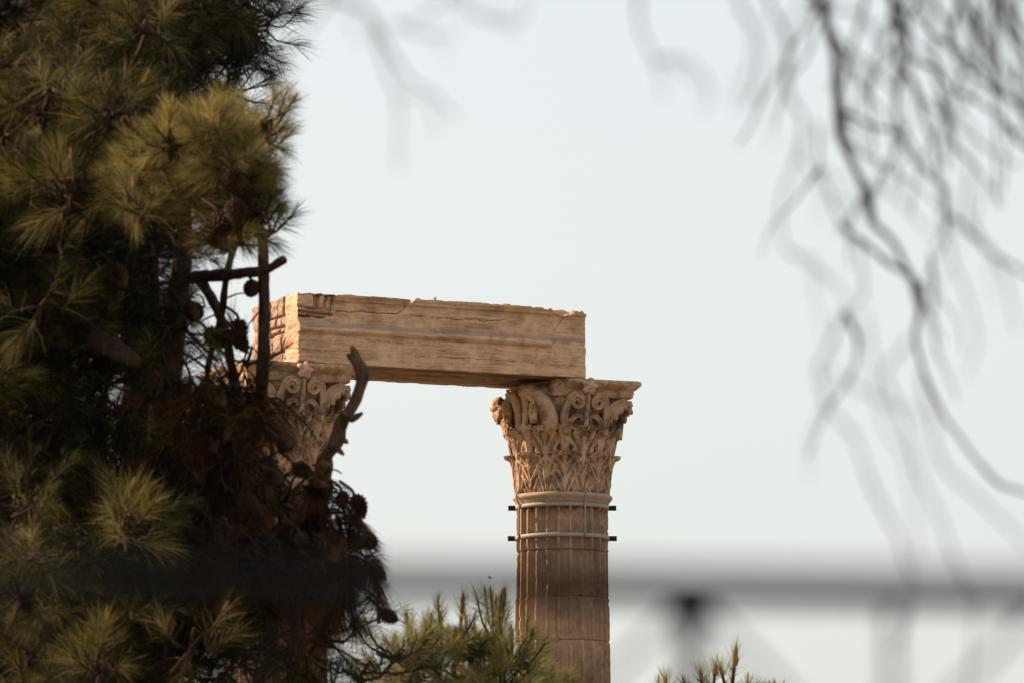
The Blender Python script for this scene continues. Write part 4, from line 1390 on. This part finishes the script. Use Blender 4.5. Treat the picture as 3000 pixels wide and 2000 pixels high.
TW = [  # (pixels, distance, thickness start, end)
 ([(2350, -270)] + r2([(620, 0), (700, 150), (750, 380), (780, 580), (790, 760), (830, 900), (900, 1100), (980, 1280), (1030, 1470)]) + r3([(900, 230), (1000, 400), (1070, 560), (1100, 680), (1090, 850), (1130, 1050), (1200, 1230), (1270, 1370), (1400, 1530)]) + r4([(1120, 310), (1250, 440), (1420, 500), (1700, 700)]), 2.75, .0039, .0016),
 ([(2130, -470)] + r2([(100, 0), (200, 150), (240, 330), (230, 500), (190, 620), (120, 690)]), 1.62, .0008, .0005),
 ([(2220, -480)] + r2([(330, 30), (400, 180), (450, 330), (470, 560), (520, 680), (600, 780), (600, 920), (570, 1010), (480, 1150), (420, 1320), (410, 1500)]) + r3([(190, 130), (230, 270), (380, 390), (540, 520), (600, 700)]), 1.9, .0012, .0008),
 (r3([(610, 720), (540, 930), (450, 1080), (440, 1200), (500, 1350), (650, 1540)]) + r4([(350, 150), (430, 320), (530, 470), (590, 560), (680, 700), (750, 880), (750, 980), (720, 1100), (660, 1250), (560, 1350)]), 1.75, .0009, .0008),
 (r2([(600, 0), (540, 60), (480, 130), (430, 220)]), 1.9, .0009, .0008),
 ([(2500, -370)] + r2([(740, 20), (880, 60), (1000, 160), (1100, 330), (1200, 450), (1320, 640), (1390, 850), (1430, 1000), (1480, 1100)]), 2.1, .0012, .0010),
 (r2([(790, 770), (860, 740), (1000, 820), (1180, 850), (1260, 980), (1350, 1110), (1480, 1230), (1520, 1400)]), 2.7, .0024, .0012),
 ([(2620, -370)] + r2([(1150, 0), (1200, 150), (1260, 340), (1300, 400), (1430, 480), (1540, 600), (1680, 650), (1780, 740), (1900, 830), (2016, 900)]), 2.8, .0036, .0013),
 ([(2650, -370)] + r2([(1220, 0), (1250, 150), (1210, 330), (1230, 480)]), 2.2, .0014, .0009),
 ([(2800, -400)] + r2([(1580, 0), (1570, 150), (1530, 280), (1600, 400), (1650, 500)]), 2.5, .0030, .0012),
 ([(2850, -500)] + r2([(1700, 30), (1800, 150), (1840, 350), (1800, 480)]), 1.75, .0010, .0006),
 ([(2940, -550)] + r2([(1900, 0), (1940, 200), (1960, 400), (1960, 600), (1930, 750)]), 1.85, .0015, .0008),
 (r2([(1540, 600), (1580, 750), (1700, 880), (1720, 980), (1650, 1050)]), 2.1, .0009, .0006),
 (r2([(1210, 400), (1300, 560), (1340, 700), (1400, 900), (1450, 1100), (1500, 1300), (1500, 1400)]), 2.7, .0024, .0012),
 (r2([(1470, 560), (1540, 750), (1560, 970), (1650, 1090), (1760, 1220), (1870, 1380)]), 2.6, .0024, .0011),
 (r2([(760, 330), (850, 400), (960, 480), (950, 600), (900, 700)]), 1.8, .0008, .0006),
 (r2([(640, 800), (680, 1100), (760, 1300), (860, 1500)]) + r3([(600, 130), (720, 280), (720, 450), (720, 600), (610, 720), (540, 900), (450, 1080)]), 2.1, .0013, .0009),
 (r3([(550, 1080), (700, 1200), (850, 1270), (900, 1340), (1000, 1310), (1100, 1350), (1100, 1450)]), 1.75, .0008, .0007),
 (r2([(1500, 1400)]) + r3([(1290, 60), (1220, 200), (1180, 330)]), 2.3, .0011, .0007),
 (r2([(1480, 1230)]) + r3([(1240, 150), (1320, 400), (1450, 700), (1500, 880), (1460, 1030), (1400, 1130)]), 2.0, .0010, .0006),
 (r2([(1660, 1090)]) + r3([(1450, 80), (1600, 320), (1690, 600), (1740, 850)]), 1.9, .0011, .0007),
 (r3([(1090, 850), (900, 1100)]) + r4([(640, 0), (720, 230), (780, 400), (900, 600), (970, 800), (1050, 1000), (1100, 1150), (1080, 1400), (1070, 1600)]), 1.75, .0009, .0009),
 (r3([(1150, 1080)]) + r4([(840, 180), (950, 380), (1100, 520), (1250, 680), (1400, 820)]), 1.75, .0010, .0009),
 (r3([(750, 700), (800, 950), (850, 1250)]) + r4([(600, 100), (700, 250), (740, 450), (760, 700), (750, 900)]), 1.7, .0007, .0007),
 (r2([(1300, 400), (1200, 520), (1190, 720), (1260, 800)]), 2.0, .0008, .0006),
 (r2([(980, 1280), (1100, 1270), (1250, 1360), (1420, 1520)]) + r3([(1230, 200)]), 1.9, .0008, .0007),
 ([(960, -250)] + r5([(200, -40), (300, 20), (400, 70), (470, 180), (530, 300), (600, 400), (700, 490), (810, 590)]), 1.75, .0015, .0007),
 (r5([(430, 120), (450, 220), (490, 350), (540, 480), (550, 620), (530, 830)]), 1.7, .0009, .0007),
 ([(980, -240)] + r5([(220, -40), (190, 60), (110, 170), (0, 260), (-80, 280)]), 1.75, .0012, .0006),
 ([(1330, -350)] + r5([(790, -10), (720, 40), (600, 120), (520, 150)]), 1.65, .0007, .0005),
 (r5([(500, 120), (600, 160), (700, 170), (830, 160)]), 1.65, .0007, .0005),
 ([(1370, -350)] + r5([(850, 0), (920, 80), (1050, 120), (1130, 80), (1150, -20), (1140, -200)]), 1.6, .0008, .0006),
 ([(1830, -430)] + r5([(1690, 0), (1700, 120), (1740, 230), (1790, 300), (1830, 400), (1850, 480)]), 1.7, .0011, .0006),
 (r5([(1770, 280), (1860, 265), (1950, 270), (2020, 350), (2030, 450), (2000, 540)]), 1.65, .0007, .0006),
 ([(2150, -470)] + r5([(2200, -20), (2290, 150), (2290, 300), (2260, 430), (2190, 520)]), 1.65, .0008, .0006),
]
rt = random.Random(8)
for pts, Y, d0, d1 in TW:
    P = [at(x, y, Y) for (x, y) in pts]
    o = twig(P, d0 * .62, d1 * .42)
    for q in range(max(1, len(pts) // 4)):            # short forks
        k = rt.randrange(1, len(pts))
        a_, b_ = np.array(pts[k - 1], float), np.array(pts[k], float)
        if b_[1] > 1150 and rt.random() < .6: continue
        d = (b_ - a_) / (np.hypot(*(b_ - a_)) + 1e-6)
        sd = rt.choice((-1, 1))
        L = rt.uniform(60, 190)
        t1 = np.array([d[0] * .6 - sd * d[1] * .8, d[1] * .6 + sd * d[0] * .8])
        e1 = b_ + t1 * L * .5
        e2 = e1 + (t1 * .3 + d * .4 + np.array([0, .6])) * L * .6
        twig([at(*b_, Y), at(*e1, Y - .01), at(*e2, Y - .02)], d1 * .45, d1 * .25)
# tangle of finer twigs at the upper right
for k in range(30):
    x, y = rt.uniform(2380, 3000), rt.uniform(-360, -200)
    Y = rt.uniform(2.0, 3.0)
    pts = [(x, y)]
    a_ = rt.uniform(-.25, .5)
    for q in range(rt.randrange(5, 9)):
        a_ += rt.uniform(-.55, .55)
        a_ = max(-.5, min(.9, a_))
        st = rt.uniform(90, 150)
        pts.append((pts[-1][0] + math.sin(a_) * st, pts[-1][1] + math.cos(a_) * st))
    r0 = rt.uniform(.0008, .0014)
    twig([at(px_, py_, Y) for (px_, py_) in pts], r0, r0 * .5)

main = [p for (p, Y, a_, b_) in TW if Y >= 2.0]
for k in range(15):                                  # side shoots that fan out below
    p = main[rt.randrange(len(main))]
    i = rt.randrange(1, len(p))
    x, y = p[i]
    if not (2250 < x < 2980 and -50 < y < 950): continue
    Y = rt.uniform(2.2, 3.1)
    a_ = rt.uniform(-.5, .9)
    pts = [(x, y)]
    for q in range(rt.randrange(4, 8)):
        a_ = max(-.7, min(1.0, a_ + rt.uniform(-.6, .6)))
        st = rt.uniform(55, 105)
        pts.append((pts[-1][0] + math.sin(a_) * st, pts[-1][1] + math.cos(a_) * st))
    r0 = rt.uniform(.0007, .0012)
    twig([at(px_, py_, Y) for (px_, py_) in pts], r0, r0 * .4)

# ------------------------------------------------------------------ wire fence right in front of the camera
FY = .93
fg = float(ground_h(np.array(0.), np.array(FY)))
fence = thing("wire_fence", "dark wire fence close to the camera, its top wire crossing low in the view", "fence", (0, FY, fg))
rail0, rail1 = at(1000, 1716, FY), at(3000, 1752, FY)
dx = (rail1 - rail0) / (rail1[0] - rail0[0])
def on_rail(x): return rail0 + dx * (x - rail0[0])
m = MB(); tube(m, np.array([on_rail(x) for x in np.linspace(-2, 2, 60)]), .0022, 10)
m.build("top_rail", M_IRON, fence, local=False)
m = MB()
P = np.array([at(px, 1690 + (px - 1500) * .014, .62) for px in np.linspace(-40000, 40000, 40)])
tube(m, P, .0010, 8); m.build("guard_wire", M_IRON, fence, local=False)
post = on_rail(at(2022, 1750, FY)[0])
def strut(name, P, r, n=8, parent=fence):
    m = MB(); tube(m, P, r, n); return m.build(name, M_IRON, parent, local=False)
zz = np.array([.0025, .001, -.0005, -.003, -.0055, -.009, -1.65])
strut("stay", np.stack([np.full(7, post[0]), np.full(7, FY), post[2] + zz], -1), np.array([.0013, .0031, .0040, .0034, .0026, .0018, .0015]))
w2 = on_rail(at(2610, 1750, FY)[0])
strut("stay", np.array([w2, [w2[0], FY, fg - .05]]), .0009)
# woven mesh hanging from the top rail
m = MB()
cell = 1040 / F * FY
nx = int(3.6 / cell)
H_ = on_rail(0)[2] - fg
for k in range(-nx // 2, nx // 2):
    x0 = post[0] + k * cell
    zt = on_rail(x0)[2]
    zs = np.arange(0, H_, cell / 2 * 1.05)
    for s in (0, 1):
        xs = np.array([x0 + (cell / 2 if (i + 0) % 2 else 0) * (1 if s == 0 else -1) for i in range(len(zs))])
        tube(m, np.stack([xs, np.full(len(zs), FY + .0015 * (1 if s else -1)), zt - zs], -1), .00075, 5)
m.build("wire_mesh", M_IRON, fence, local=False)
for x in (-1.8, 1.8):
    p = on_rail(x)
    strut("post", np.array([[x, FY + .03, fg - .1], [x, FY + .03, p[2] + .06]]), .02, 12)

# ------------------------------------------------------------------ a bird far beyond
bp = at(1437, 1693, 240.0)
m = MB()
f = np.linspace(0, 1, 9)
tube(m, np.stack([f * .17 - .085, 0 * f, .01 * np.sin(f * 3)], -1), np.array([.002, .012, .02, .023, .022, .018, .013, .014, .003]), 8)
for s in (-1, 1):
    Wg = np.array([(.03, 0, .01), (.05, s * .06, .05), (.0, s * .16, .09), (-.02, s * .07, .05), (-.03, 0, .01)])
    m.add(np.vstack([Wg, Wg - [0, 0, .004]]), None, [(0, 1, 4), (1, 3, 4), (1, 2, 3), (5, 9, 6), (6, 9, 8), (6, 8, 7)])
o = m.build("bird", M_BIRD); o.location = bp; o.rotation_euler = (R(20), R(-28), R(25))
tag(o, "tiny dark bird gliding in the sky left of the banded column", "bird")
